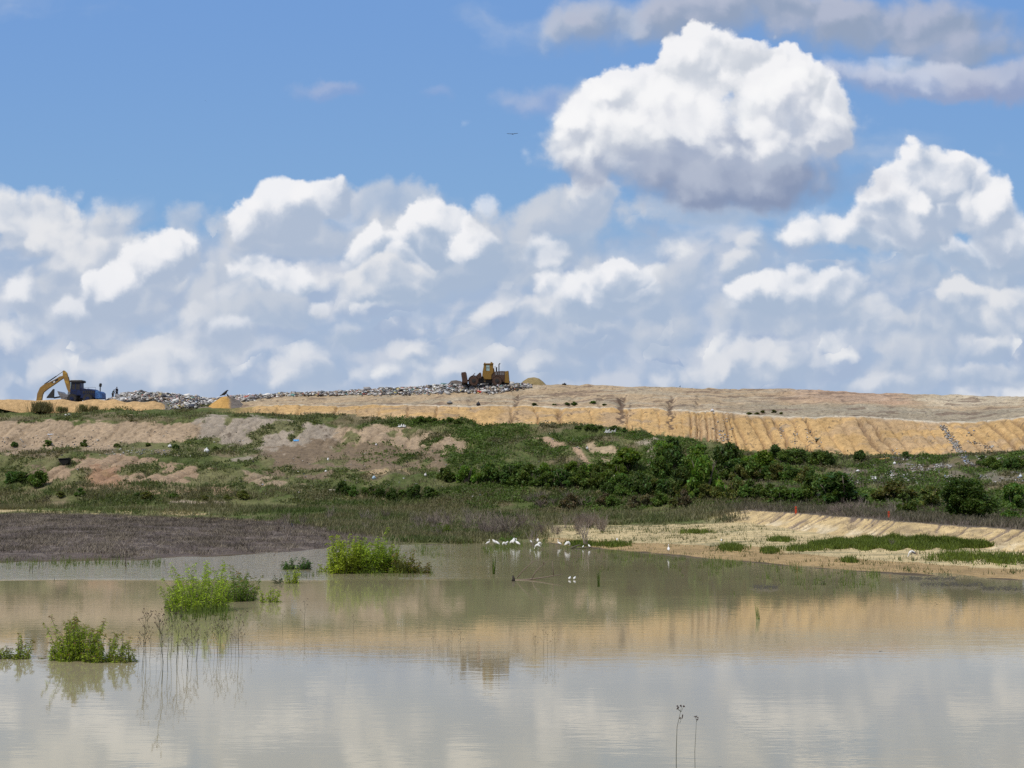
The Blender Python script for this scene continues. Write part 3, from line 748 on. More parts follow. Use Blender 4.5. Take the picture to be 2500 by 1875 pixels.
heap('rubble_mound', 'low dark mound behind the blade of the yellow compactor', 'soil heap',
     [(1092,938,941),(1100,930,940),(1112,927.5,940),(1124,930,940),(1134,938,941)],
     234, 3.0, (0.12, 0.10, 0.085))

# ------------------------------------------------------------------ refuse
def chunks(pts, smin, smax, pal, seed, flat=0.6):
    """crumpled boxes; returns arrays"""
    r = np.random.default_rng(seed); n = len(pts)
    base = np.array([(x, y, z) for x in (-.5, .5) for y in (-.5, .5) for z in (-.5, .5)])
    V = base[None] + r.uniform(-.22, .22, (n, 8, 3))
    s_ = r.uniform(smin, smax, (n, 1, 1)) * np.stack([r.uniform(.5, 1.5, n), r.uniform(.5, 1.2, n), r.uniform(.25, 1.0, n) * flat * 1.4], -1)[:, None, :]
    V = V * s_
    a = r.uniform(0, math.pi * 2, n); b = r.uniform(-.6, .6, n)
    ca, sa, cb, sb = np.cos(a), np.sin(a), np.cos(b), np.sin(b)
    x, y, z = V[..., 0], V[..., 1], V[..., 2]
    x, z = x * cb[:, None] - z * sb[:, None], x * sb[:, None] + z * cb[:, None]
    x, y = x * ca[:, None] - y * sa[:, None], x * sa[:, None] + y * ca[:, None]
    V = np.stack([x, y, z], -1) + np.asarray(pts)[:, None, :]
    F_ = np.array([(0, 1, 3, 2), (4, 6, 7, 5), (0, 4, 5, 1), (2, 3, 7, 6), (0, 2, 6, 4), (1, 5, 7, 3)])
    faces = (F_[None] + (np.arange(n) * 8)[:, None, None]).reshape(-1, 4)
    pal = np.array(pal); cl = pal[r.integers(0, len(pal), n)] * r.uniform(.7, 1.15, (n, 1))
    return V.reshape(-1, 3), faces, np.repeat(cl, 8, 0)
PAL = [(.74,.73,.70)] * 8 + [(.50,.49,.47)] * 6 + [(.28,.27,.27)] * 7 + [(.10,.10,.105)] * 7 + [(.04,.04,.045)] * 4 + [(.36,.28,.20)] * 5 + [(.20,.15,.11)] * 4 + [(.45,.10,.07), (.60,.50,.20), (.12,.28,.26), (.62,.42,.38), (.5,.56,.66)]
PALW = [(.62,.61,.58)] * 5 + [(.42,.41,.38)] * 5 + [(.22,.20,.18)] * 6 + [(.06,.06,.06)] * 2 + [(.3,.4,.6), (.5,.4,.3)]
tlow = Ln((270,990),(380,992),(430,1000),(500,990),(600,978),(650,973),(700,967),(850,965),(1000,966),(1060,962),(1100,959),(1200,962),(1260,954),(1300,944))
ttop = Ln((270,968),(300,960),(335,952),(360,952),(400,962),(450,968),(520,970),(560,968),(700,958),(850,951),(1000,942),(1100,938),(1250,938),(1300,940))
pts = []
for i in range(15000):
    qx = random.uniform(262, 1300); k = random.random() ** 0.8
    lo, hi = float(tlow(qx)) + random.gauss(0, 1.2), float(ttop(qx))
    if qx > 1230 and random.random() < (qx - 1230) / 80: continue
    qy = lo + (hi - lo) * k
    p, _, _ = place(qx, qy, 9.6 if qx < 416 else 8.9, 10.3); p.y += random.uniform(-.3, .3); p.z += random.uniform(-.1, .20) + (.25 * random.random() if qx < 480 else 0)
    pts.append(p)
# heap behind the ridge needs a body of refuse
for i in range(2600):
    qx = random.uniform(262, 480); k = random.random()
    top = float(ttop(qx)); pts.append(place(qx, 1000 + (top - 1000) * k, 9.6 if qx < 416 else 8.9, 10.3)[0] + Vector((0, 0, random.uniform(0, .5))))
big = [tuple(p) for p in pts if random.random() < .03]
V, Fc, Cc = chunks([tuple(p) for p in pts], .10, .38, PAL, 3)
V_, F_2, C_2 = chunks(big, .5, 1.0, PAL, 4, .4)
V, Fc, Cc = np.concatenate([V, V_]), np.concatenate([Fc, F_2 + len(V)]), np.concatenate([Cc, C_2])
tag(mesh_np('refuse', V, Fc, M_TRASH, None, Cc), 'jumbled white, grey and dark refuse spread along the hilltop left of the compactor', 'refuse', kind='stuff')
pts = []
def scatter_rect(n, x0, x1, y0, y1, clump=0.0):
    out = []
    for i in range(n):
        a, b = random.uniform(x0, x1), random.uniform(y0, y1)
        if clump and float(fbm(np.array(a / 22.0), np.array(b / 12.0), 3, 5)) < clump: continue
        out.append(place(a, b)[0])
    return out
pts += scatter_rect(1900, 2070, 2330, 1132, 1182, .53)
pts += scatter_rect(500, 2370, 2500, 1132, 1200, .55)
pts += scatter_rect(420, 2150, 2500, 1114, 1126, .45)
pts += scatter_rect(120, 1740, 1790, 1010, 1080, .5)
for i in range(420):
    k = random.random(); pts.append(place(2300 + 66 * k + random.gauss(0, 4 + 3 * k), 1040 + 96 * k)[0])
for (gx, gy, sx, sy, n) in ((1906,1060,6,22,24),(1940,1070,6,18,24),(1972,1072,7,20,28),(2000,1075,9,14,20),(2415,1092,14,7,40),(2380,1082,12,5,20),(2366,1060,8,6,12),(2185,1108,10,8,30),(1768,1062,16,12,30),(1774,1130,14,16,50),(1800,1140,9,14,30)):
    for i in range(n): pts.append(place(random.gauss(gx, sx * .6), random.gauss(gy, sy * .6))[0])
pts += scatter_rect(260, 600, 1200, 1100, 1215, .50)
pts += scatter_rect(200, 0, 600, 1050, 1120, .50)
pts += scatter_rect(120, 260, 420, 1098, 1112)
pts += scatter_rect(110, 0, 250, 1066, 1092)
pts += scatter_rect(90, 1240, 1700, 1060, 1180)
V, Fc, Cc = chunks([(p.x, p.y, p.z + .05) for p in pts], .05, .22, PALW, 5)
tag(mesh_np('litter', V, Fc, M_TRASH, None, Cc), 'small pale scraps of litter scattered over the slopes', 'litter', kind='stuff')

# single pieces one can pick out
def crumple(name, label, cat, qx, qy, wpx, hpx, colr, seed, kind='bag'):
    p, i, j = place(qx, qy + hpx / 2)
    sc = p.y / F; w, h = wpx * sc, hpx * sc
    r = random.Random(seed); m = MB(); n, k = 10, 6
    if kind == 'bag':
        rings = []
        for a in range(k + 1):
            t = a / k; rr = math.sin(math.pi * min(1, .12 + .80 * t)) if t < 1 else .12
            rings.append([Vector((math.cos(2 * math.pi * b / n) * w / 2 * rr * r.uniform(.8, 1.15), math.sin(2 * math.pi * b / n) * w / 2 * .8 * rr * r.uniform(.8, 1.15), h * t * r.uniform(.93, 1.05))) for b in range(n)])
        vs = [q for R in rings for q in R]
        fs = [(a * n + b, a * n + (b + 1) % n, (a + 1) * n + (b + 1) % n, (a + 1) * n + b) for a in range(k) for b in range(n)]
        fs += [tuple(range(n))[::-1], tuple(k * n + b for b in range(n))]
        m.add(vs, fs)
        m.loft([(0, 0, h * .96), (w * .05, 0, h * 1.08), (w * .12, 0, h * 1.15)], [w * .07, w * .05, w * .12], 6)
    elif kind == 'board':
        t = max(.06, h * .25)
        m.box(-w / 2, w / 2, -.25, .25, h * .3, h * .3 + t, Matrix.Rotation(r.uniform(-.2, .2), 3, 'Y') @ Matrix.Rotation(-.5, 3, 'X'))
        m.box(-w * .42, w * .1, -.1, .4, 0, t, Matrix.Rotation(r.uniform(-.3, .3), 3, 'Z'))
        m.box(w * .1, w * .42, -.3, .1, h * .1, h * .1 + t * .8, Matrix.Rotation(r.uniform(-.5, .2), 3, 'Y'))
    else:   # draped sheet
        nx, ny = 12, 8
        vs = []
        for a in range(nx + 1):
            for b in range(ny + 1):
                s_, t_ = a / nx - .5, b / ny
                vs.append((s_ * w * (1 + .15 * r.uniform(-1, 1)), (t_ - .5) * w * .5, h * (.15 + .85 * t_) * (.75 + .35 * math.sin(a * 1.7 + seed) * r.uniform(.4, 1))))
        fs = [(a * (ny + 1) + b, (a + 1) * (ny + 1) + b, (a + 1) * (ny + 1) + b + 1, a * (ny + 1) + b + 1) for a in range(nx) for b in range(ny)]
        m.add(vs, fs)
    key = 'litter_%.2f_%.2f_%.2f' % colr
    mt = bpy.data.materials.get(key) or mat_plain(key, colr, tuple(x * .8 for x in colr), 5.0, .55)
    o = m.build(name, mt, None, smooth=(kind == 'bag'))
    if kind == 'sheet': sd = o.modifiers.new('thickness', 'SOLIDIFY'); sd.thickness = .04
    o.location = p - Vector((0, 0, .05)); o.rotation_euler = (0, 0, r.uniform(-.3, .3))
    return tag(o, label, cat)
WHT = (.78, .78, .77)
crumple('foam_block', 'white block lying in the grass below the sand ridge', 'block', 164, 1013, 14, 7, WHT, 1, 'board')
crumple('scrap_board', 'pale tan scrap on the grass edge above the pink bare slope', 'board', 321, 1014, 11, 4, (.5, .4, .28), 2, 'board')
crumple('plastic_bag', 'big white plastic bag in weeds right of centre of the left slope', 'bag', 504, 1101, 14, 12, WHT, 3)
crumple('plastic_bag', 'small white bag on the green bench left of the big white bag', 'bag', 413, 1090, 10, 8, WHT, 4)
crumple('plastic_bag', 'tiny white bag on the reddish eroded slope', 'bag', 190, 1148, 6, 5, WHT, 5)
crumple('plastic_sheet', 'pale plastic sheet flat on the pink bare slope at the left', 'plastic sheet', 122, 1060, 14, 4, (.55, .55, .56), 6, 'sheet')
crumple('plastic_sheet', 'bright blue plastic on the grey slope', 'plastic sheet', 723, 1074, 13, 6, (.12, .40, .75), 7, 'sheet')
crumple('plastic_bag', 'light blue and white rounded bag above the dark shrubs', 'bag', 912, 1167, 10, 9, (.45, .60, .72), 8)
crumple('plastic_bag', 'round whitish bag between shrubs, right of the light blue bag', 'bag', 1040, 1160, 8, 8, (.66, .64, .62), 9)
crumple('foam_board', 'long cream board lying at the foot of the left shrubs', 'board', 815, 1197, 21, 9, (.62, .56, .46), 10, 'board')
crumple('torn_sacks', 'torn white sacks in a gap of the upper green strip', 'sacks', 980, 1038, 20, 9, (.74, .72, .70), 11, 'sheet')
crumple('old_tyre_slab', 'grey rounded slab on the white edge above the yellow face', 'slab', 1097, 983, 15, 7, (.25, .25, .24), 12)
crumple('rubbish_bag', 'black rubbish bag on the white edge above the yellow face', 'bag', 1167, 986, 11, 10, (.02, .02, .028), 13)
crumple('tarpaulin', 'blue tarpaulin on the refuse below the yellow compactor', 'tarpaulin', 1176, 940, 18, 6, (.05, .17, .62), 14, 'sheet')
crumple('crate', 'red scrap on the refuse edge below the yellow compactor', 'scrap', 1171, 956, 10, 7, (.62, .06, .03), 15, 'board')
crumple('plastic_bag', 'small pinkish white bag on the brown dry patch', 'bag', 918, 1085, 6, 5, (.75, .70, .70), 16)
crumple('plastic_bag', 'small white bag low on the brown dry patch', 'bag', 796, 1151, 6, 5, WHT, 17)
crumple('plastic_bottle', 'upright white container on the left part of the brown dry patch', 'container', 800, 1122, 5, 8, WHT, 18)
crumple('plastic_sheet', 'large grey white plastic sheet in the weeds below the yellow face', 'plastic sheet', 1491, 1052, 26, 12, (.52, .52, .50), 19, 'sheet')
crumple('plastic_bag', 'white bag at the top of the yellow face near its middle', 'bag', 1739, 1002, 10, 7, (.68, .68, .70), 20)
crumple('mattress', 'yellow mattress-like block at the foot of the yellow face', 'block', 2160, 1120, 24, 12, (.50, .34, .12), 21, 'board')
crumple('plastic_bag', 'white bag in the leaves of the middle shrub thicket', 'bag', 1543, 1121, 7, 6, WHT, 22)
crumple('plastic_bag', 'white bag beside the bare tan patch', 'bag', 1434, 1094, 7, 9, (.65, .62, .62), 23)
crumple('plastic_bag', 'white bag under the yellow face beside the yellow block', 'bag', 2184, 1130, 8, 7, WHT, 24)
crumple('plastic_bag', 'white bag at the bottom of the litter field left of the big round tree', 'bag', 2239, 1180, 8, 6, WHT, 25)
crumple('plastic_bag', 'white bag at the upper left of the litter field', 'bag', 2093, 1149, 10, 6, WHT, 26)
crumple('plastic_sheet', 'white torn sheet in the left middle of the litter field', 'plastic sheet', 2133, 1166, 12, 9, (.72, .71, .70), 27, 'sheet')
crumple('scrap_board', 'olive board stuck in a gully of the yellow face', 'board', 1997, 1072, 13, 7, (.28, .27, .17), 28, 'board')
crumple('plastic_bag', 'white and blue bag at the right edge above the slope', 'bag', 2493, 1162, 9, 8, (.62, .68, .75), 29)
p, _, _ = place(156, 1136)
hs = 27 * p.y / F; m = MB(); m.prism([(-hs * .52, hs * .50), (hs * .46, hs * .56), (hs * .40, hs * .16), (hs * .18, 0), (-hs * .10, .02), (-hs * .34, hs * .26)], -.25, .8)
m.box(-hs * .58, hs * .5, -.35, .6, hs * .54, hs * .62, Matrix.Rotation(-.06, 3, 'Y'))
o = m.build('hollow_shade', mat_plain('shade_black', (.010, .009, .008)), None, bevel=.06); o.location = p  # solid wedge, its black colour stands for the shade inside the hollow
tag(o, 'black wedge with a flat lip, standing for the shade of a hollow, in the reddish slope at left', 'hollow')
crumple('dark_bundle', 'dark lump on the bare skyline right of the soil mound', 'bundle', 1379, 935, 12, 4, (.03, .028, .028), 30)

# ------------------------------------------------------------------ leafy things
def leaves(ctr, size, r, tone, aspect=1.6, updir=0.3):
    """one quad per centre, random orientation; returns verts, faces, colours"""
    n = len(ctr)
    d = r.normal(size=(n, 3)); d[:, 2] = d[:, 2] * .7 + updir; d /= np.linalg.norm(d, axis=1, keepdims=True)
    e = r.normal(size=(n, 3)); e -= d * (e * d).sum(1, keepdims=True); e /= np.linalg.norm(e, axis=1, keepdims=True)
    s_ = (size * r.uniform(.6, 1.4, n))[:, None]
    a = d * s_ * aspect * .5; b = e * s_ * .5
    V = np.stack([ctr - a, ctr + b, ctr + a, ctr - b], 1)
    cl = np.repeat(tone, 4, 0)
    return V.reshape(-1, 3), np.arange(n * 4).reshape(-1, 4), cl
def crown_mesh(name, seed, w=2.0, h=1.6, n=5200, leaf=.13, tone=(.050, .095, .020), var=.35, lobes=16, low=0.1, loose=.17):
    r = np.random.default_rng(seed)
    L_ = []
    for i in range(lobes):
        a = r.uniform(0, 2 * math.pi); q = math.sqrt(r.uniform(0, 1)) * .72
        z = r.uniform(low, 1.0) ** .8
        lim = math.sqrt(max(.05, 1 - (z * .9) ** 2))
        L_.append((math.cos(a) * q * lim * w / 2, math.sin(a) * q * lim * w / 2, z * h * .80, r.uniform(.13, .34) * w * .62, r.uniform(.75, 1.25)))
    ctr, tn = [], []
    for (x, y, z, R_, k) in L_:
        m = int(n / lobes); dd = r.normal(size=(m, 3)); dd /= np.linalg.norm(dd, axis=1, keepdims=True)
        rad = R_ * (1 - np.abs(r.normal(0, .22, m))) * (1 + loose * r.normal(size=m))
        p = np.array([x, y, z]) + dd * rad[:, None] * np.array([1, 1, .8])
        keep = fbm(p[:, 0] * 3 / w * 2 + seed, p[:, 2] * 3 / w * 2 + p[:, 1], 2, seed) > .34
        p = p[keep]; p[:, 2] = np.maximum(p[:, 2], .02)
        ctr.append(p); tn.append(np.tile(np.array(tone) * k, (len(p), 1)))
    ctr = np.concatenate(ctr); tn = np.concatenate(tn)
    tn = tn * r.uniform(1 - var, 1 + var, (len(tn), 1)); tn[:, 0] *= r.uniform(.8, 1.4, len(tn))
    V, Fc, Cc = leaves(ctr, np.full(len(ctr), leaf), r, tn)
    return V, Fc, Cc
def stem_mesh(w, h, seed, n=6):
    r = random.Random(seed); m = MB()
    for i in range(n):
        a = r.uniform(0, 6.28); q = r.uniform(.2, .7) * w / 2
        top = Vector((math.cos(a) * q, math.sin(a) * q, h * r.uniform(.5, .85)))
        mid = top * .5 + Vector((r.uniform(-.1, .1), r.uniform(-.1, .1), 0)) * w * .5
        m.loft([(r.uniform(-.05, .05), r.uniform(-.05, .05), -.25), tuple(mid * .6), tuple(mid), tuple(top)], [.055 * w / 2, .04 * w / 2, .028 * w / 2, .01], 6)
    return m
shrub_kinds = {}
GREENS = {'dark': (.075, .135, .030), 'bright': (.115, .200, .026), 'olive': (.145, .175, .045), 'mid': (.105, .175, .034), 'dry': (.15, .145, .075), 'straw': (.20, .19, .08)}
def shrub_proto(kind, i):
    key = (kind, i)
    if key not in shrub_kinds:
        sd = hash(kind) % 1 + i * 7 + len(kind) * 13
        asp = (.62, .80, .70)[i % 3]
        V, Fc, Cc = crown_mesh('crown', sd, 2.0, 2.0 * asp, 4600, .115, GREENS[kind], lobes=13 + i * 2)
        e = empty('shrub', (0, 0, 0)); e['asp'] = asp
        mesh_np('crown', V, Fc, M_LEAF, e, Cc)
        stem_mesh(2.0, 2.0 * asp, sd).build('stem', M_BARK, e, smooth=True)
        shrub_kinds[key] = [e, False]
    return shrub_kinds[key]
def shrub(kind, i, qx, qy, wpx, hpx, label, group=None, cat='shrub', name='shrub', front=0.0):
    pr = shrub_proto(kind, i % 3); e, used = pr
    if used: o = copy_tree(e)
    else: o = e; pr[1] = True
    o.name = name
    p, _, _ = place(qx, qy)
    sc = wpx * p.y / F / 2.0
    o.location = p + Vector((0, -front, -.12)); o.scale = (sc, sc, hpx * p.y / F / (2.0 * e['asp']))
    o.rotation_euler = (0, 0, (qx * .37 + qy) % 6.28)
    for k in ('label', 'category', 'group', 'kind'):
        if k in o: del o[k]
    tag(o, label, cat, group)
    return o
# named ones
shrub('bright', 0, 1722, 1214, 98, 112, 'tall bright green shrub with a dark hollow under its right side, middle of the slope')
shrub('dark', 1, 1668, 1216, 80, 88, 'dark green shrub leaning on the left side of the tall bright shrub')
shrub('dark', 2, 1643, 1106, 54, 44, 'round dark green shrub against the bottom of the yellow face')
shrub('bright', 1, 1526, 1152, 98, 62, 'broad bright shrub left of the pale trail on the slope')
shrub('mid', 0, 1615, 1166, 72, 76, 'tall loose shrub just right of the pale trail')
shrub('dark', 0, 1776, 1142, 84, 64, 'spiky dark shrub at the lower left corner of the yellow face')
shrub('mid', 1, 1706, 1120, 60, 42, 'low green shrub between the round dark shrub and the spiky shrub')
shrub('dark', 1, 2048, 1230, 158, 84, 'wide dark green shrub above the left orange stake, largest of its row')
shrub('mid', 2, 1984, 1214, 70, 60, 'green shrub tucked against the left end of the wide dark shrub')
shrub('olive', 0, 2180, 1218, 112, 48, 'yellowish green shrub between the wide dark shrub and the big round tree')
shrub('mid', 0, 2214, 1260, 66, 60, 'rounded shrub above the right orange stake')
shrub('dark', 2, 2211, 1120, 22, 20, 'small lone shrub on the bottom of the yellow face')
shrub('mid', 1, 2478, 1246, 78, 76, 'shrub cut by the right edge of the picture, right of the big round tree')
shrub('mid', 2, 2470, 1276, 60, 34, 'low shrub at the right edge beneath the taller edge shrub')
shrub('dark', 0, 2098, 1124, 40, 28, 'dark shrub alone at the foot of the yellow face, left of the yellow block')
shrub('olive', 1, 2270, 1240, 70, 60, 'loose olive shrub touching the left side of the big round tree')
# big round tree
V, Fc, Cc = crown_mesh('crown', 91, 6.3, 5.0, 26000, .17, (.070, .125, .022), lobes=34, low=.0)
p, _, _ = place(2358, 1272)
bt = empty('round_tree', p + Vector((0, 0, -.15))); sc = 158 * p.y / F / 6.3; bt.scale = (sc, sc, sc * (112 / 158) / (5.0 / 6.3) * 1.0)
mesh_np('crown', V, Fc, M_LEAF, bt, Cc)
tb = MB()
tb.loft([(0, 0, -.4), (.05, 0, .8), (0, .05, 1.8), (.1, 0, 2.9)], [.24, .2, .16, .08], 10)
for (a, b_, z_) in ((1.4, .3, 3.1), (-1.5, -.4, 2.9), (.3, 1.3, 3.4), (-.2, -1.4, 3.0), (.9, -.9, 3.7), (-.9, .8, 3.8)):
    tb.loft([(0, 0, .9), (a * .4, b_ * .4, 1.7), (a, b_, z_)], [.13, .09, .03], 8)
tb.build('trunk', M_BARK, bt, smooth=True)
tag(bt, 'big round dense green tree at the right, behind the sandy berm', 'tree')
# rows of look-alikes
def row(n, x0, x1, yf, w0, w1, kinds, label, group, asp=.75):
    for i in range(n):
        qx = x0 + (x1 - x0) * (i + random.uniform(.1, .9)) / n
        w_ = random.uniform(w0, w1)
        shrub(random.choice(kinds), random.randrange(3), qx, yf(qx) + random.uniform(-4, 4), w_, w_ * asp * random.uniform(.85, 1.2), label, group)
row(14, 1255, 1610, Ln((1255,1186),(1450,1192),(1610,1206)), 44, 66, ['mid', 'dark', 'mid'], 'dense green shrub in the thick dark row across the middle of the slope', 'shrubs of the dark middle row', .8)
row(9, 1250, 1520, Ln((1250,1160),(1520,1168)), 38, 56, ['mid', 'bright'], 'green shrub standing above the dark middle row', 'shrubs above the dark middle row')
row(8, 1078, 1262, Ln((1078,1178),(1262,1180)), 36, 56, ['mid', 'bright', 'dark'], 'leafy shrub at the left end of the middle row', 'shrubs at the left end of the middle row', .8)
row(12, 815, 1075, Ln((815,1204),(940,1220),(1075,1216)), 26, 44, ['dark', 'mid'], 'small dark shrub in the low row at the foot of the left slope', 'small dark shrubs at the slope foot', .8)
row(11, 1320, 1690, Ln((1320,1236),(1690,1238)), 34, 54, ['olive', 'dry', 'mid', 'dry'], 'dull olive shrub on the gentle foot of the slope under the dark row', 'dull shrubs at the slope foot')
row(8, 1880, 2030, Ln((1880,1124),(2030,1136)), 36, 52, ['dark', 'mid'], 'dark green shrub in the row along the bottom of the yellow face', 'dark shrubs under the yellow face')
row(10, 1800, 1985, Ln((1800,1168),(1985,1180)), 44, 66, ['mid', 'dark', 'olive'], 'shrub of the thicket right of the tall bright shrub', 'shrubs of the right thicket')
row(9, 1790, 1970, Ln((1790,1214),(1970,1228)), 44, 62, ['mid', 'olive', 'mid'], 'shrub on the lower edge of the right thicket', 'shrubs on the lower thicket edge')
row(9, 1600, 1900, Ln((1600,1130),(1750,1172),(1900,1150)), 50, 78, ['mid', 'dark', 'bright'], 'leafy shrub of the dense cluster around the tall bright shrub', 'shrubs around the tall bright shrub')
row(12, 1480, 1800, Ln((1480,1210),(1800,1222)), 44, 66, ['mid', 'dark', 'olive'], 'shrub of the lower belt under the dark middle row', 'shrubs of the lower belt')
row(6, 2386, 2500, Ln((2386,1136),(2500,1148)), 36, 52, ['mid', 'dark'], 'green shrub at the foot of the yellow face near the right edge', 'shrubs at the upper right edge', .6)
row(7, 1010, 1120, Ln((1010,1030),(1120,1034)), 18, 30, ['mid'], 'little shrub on the green strip below the yellow face', 'little shrubs on the green strip', .6)
row(8, 1400, 1560, Ln((1400,1046),(1560,1058)), 20, 32, ['mid', 'dark'], 'low shrub creeping up the bottom of the yellow face', 'low shrubs creeping up the yellow face', .5)
row(5, 10, 110, Ln((0,1170),(110,1186)), 34, 52, ['mid', 'dark'], 'green shrub on the lower left slope near the picture edge', 'shrubs at the lower left edge', .7)
row(9, 130, 620, Ln((130,1212),(620,1222)), 22, 44, ['mid', 'olive', 'dark'], 'small shrub in the grass at the foot of the reddish slope', 'small shrubs at the foot of the reddish slope', .55)
row(7, 0, 560, Ln((0,1090),(560,1096)), 18, 34, ['mid', 'dark'], 'small shrub on the green bench across the left slope', 'small shrubs on the left bench', .6)
row(6, 1296, 1490, Ln((1296,986),(1490,990)), 14, 26, ['mid', 'dark'], 'little green bush on the tan slope just above the yellow face', 'little bushes above the yellow face', .36)
row(5, 1820, 1910, Ln((1820,1012),(1910,1010)), 12, 20, ['olive'], 'little bush on the bench at the top edge of the yellow face', 'little bushes on the upper bench', .35)


# ------------------------------------------------------------------ ground cover (nobody could count it)
def blades(pts, hgt, wid, tone, r, lean=.35, per=5, spread=.18):
    """tufts of tapering blades"""
    n = len(pts) * per
    b = np.repeat(pts, per, 0) + np.c_[r.normal(0, spread, (n, 2)), np.zeros(n)]
    a = r.uniform(0, math.pi, n); side = np.c_[np.cos(a), np.sin(a), np.zeros(n)] * (np.repeat(wid, per) * r.uniform(.6, 1.3, n))[:, None]
    H = np.repeat(hgt, per) * r.uniform(.5, 1.25, n)
    top = b + np.c_[r.normal(0, lean, (n, 2)) * H[:, None], H]
    V = np.stack([b - side, b + side, top + side * .25, top - side * .25], 1).reshape(-1, 3)
    cl = np.repeat(np.repeat(tone, per, 0) * r.uniform(.65, 1.35, (n, 1)), 4, 0)
    return V, np.arange(n * 4).reshape(-1, 4), cl
def tuft(name, label, cat, p, w, h, n, tone, group=None, wid=.03, lean=.25):
    rr_ = np.random.default_rng(int(p.x * 100) % 9999)
    V, Fc, Cc = blades(np.zeros((n, 3)), np.full(n, h), np.full(n, wid), np.tile(tone, (n, 1)), rr_, lean, 3, w / 3.2)
    o = mesh_np(name, V, Fc, M_GRASS, None, Cc); o.location = p
    return tag(o, label, cat, group)
for (qx, qy, w_, h_) in ((101, 1006, 34, 22), (145, 1005, 9, 11), (158, 1005, 9, 10), (202, 1006, 16, 16), (229, 1005, 14, 12)):
    tuft('grass_tuft', 'tuft of grassy weed growing on the front of the yellow sand ridge', 'grass tuft', pt(qx, qy, 225.2), w_ * .066, h_ * .066, int(w_ * 9), [.20, .19, .08], 'weeds on the sand ridge', .05)
r = np.random.default_rng(11)
def sample_cells(mask, n):
    """random points on the terrain, weight = mask * area"""
    A_ = np.abs(np.gradient(TX, axis=1)) * np.hypot(np.gradient(TY, axis=0), np.gradient(TZ, axis=0))
    Wt = (mask * A_).ravel(); Wt = Wt / Wt.sum()
    ix = r.choice(len(Wt), n, p=Wt); i, j = np.unravel_index(ix, TX.shape)
    di, dj = np.where(i < NR - 1, 1, 0), np.where(j < NC - 1, 1, 0)
    fi, fj = r.random(n), r.random(n)
    out = []
    for A in (TX, TY, TZ):
        a = A[i, j]; out.append(a + (A[i + di, j] - a) * fi + (A[i, j + dj] - a) * fj)
    return np.stack(out, -1), i, j
inview = (PX > -420) & (PX < 2920)
den = fbm(TX / 3.5, TY / 3.5, 4, 101)
den2 = .40 * (1 - ss(PX, 850, 1150))
vm = veg * inview * ss(den - .10 * (1 - ss(PX, 850, 1150)), .36, .56) * (SS > 4.0) * (1 - den2)
Pn, i_, j_ = sample_cells(vm, 30000)
gc = c[i_, j_]; tn = np.array([.108, .158, .036])[None] * (.5 + 1.1 * fbm(Pn[:, 0] / 5, Pn[:, 1] / 5, 3, 7))[:, None]
dryk = ss(fbm(Pn[:, 0] / 6, Pn[:, 1] / 4, 4, 95), .52, .66)[:, None]
leftk = (1 - ss(PX[i_, j_], 700, 1100))[:, None] * .55
tn = tn * (1 - leftk) + np.array([.15, .135, .075]) * leftk
tn = tn * (1 - dryk * .8) + np.array([.16, .132, .08]) * dryk * .8
rr = r.uniform(.10, .42, len(Pn))
n_l = 9
ctr = np.repeat(Pn, n_l, 0) + r.normal(size=(len(Pn) * n_l, 3)) * np.repeat(rr, n_l)[:, None] * np.array([1, 1, .42]) + np.array([0, 0, .10])
V, Fc, Cc = leaves(ctr, np.full(len(ctr), .17), r, np.repeat(tn, n_l, 0) * r.uniform(.6, 1.4, (len(ctr), 1)))
tag(mesh_np('undergrowth', V, Fc, M_LEAF, None, Cc), 'low tangled green and brown undergrowth covering the slopes', 'undergrowth', kind='stuff')
# rough grass on benches and foot of the hill
gm_ = inview * (((SS > 2.0) & (SS < 4.4)) * (1 - .75 * (SS < 3.1) * (1 - ss(PX, 520, 680))) * (1 - ss(PX, 1760, 1840)) + ((SS > 3.0) & (SS < 4.2)) * ss(PX, 1760, 1840) + ((SS > 1.02) & (SS < 2.0)) * ss(PX + (SS - 1.5) * 300, 800, 900) * (1 - ss(PX, 1200, 1360)) * 2.0 + (SS > 4.4) * (SS < 8) * veg * .25)
Pn, i_, j_ = sample_cells(gm_ * ss(fbm(TX / 6, TY / 2.5, 4, 103), .32, .55), 34000)
k = fbm(Pn[:, 0] / 8, Pn[:, 1] / 3, 4, 104)[:, None]; k = ss(k, .30, .56)
dark_r = ss(PX[i_, j_], 1700, 1850)[:, None]
tn = np.array([.095, .135, .035]) * (1 - k) + np.array([.19, .175, .09]) * k
tn = tn * (1 - dark_r * .75) + np.array([.14, .115, .085]) * dark_r * .75
V, Fc, Cc = blades(Pn, r.uniform(.25, .65, len(Pn)), np.full(len(Pn), .05), tn, r, per=5, spread=.3)
tag(mesh_np('rough_grass', V, Fc, M_GRASS, None, Cc), 'rough green and straw coloured grass on the flat ground below the hill', 'grass', kind='stuff')
# dead purplish weeds on the mud flat at the left, and on the berm crest at the right
mm = inview * ((SS > 1.02) & (SS < 2.25)) * (1 - ss(PX + (PY - 1300) * 2, 800, 1000)) * (.4 + ss(fbm(TX / 1.5, TY / 2.5, 4, 105), .4, .6))
mm = mm * (.15 + ss(fbm(TX / 2.2, TY / 2.2, 4, 108), .42, .56))
Pn, i_, j_ = sample_cells(mm, 24000)
tn = np.array([.165, .140, .106])[None] * (.55 + .9 * ss(fbm(Pn[:, 0] / 3, Pn[:, 1] / 2, 5, 9), .36, .64))[:, None]
V, Fc, Cc = blades(Pn, r.uniform(.10, .34, len(Pn)), np.full(len(Pn), .016), tn, r, lean=.7, per=5, spread=.25)
mm = inview * ((SS > 2.9) & (SS < 3.7)) * ss(PX, 1780, 1900) + inview * ((SS > 2.1) & (SS < 2.9)) * ss(PX, 1780, 1900) * .15
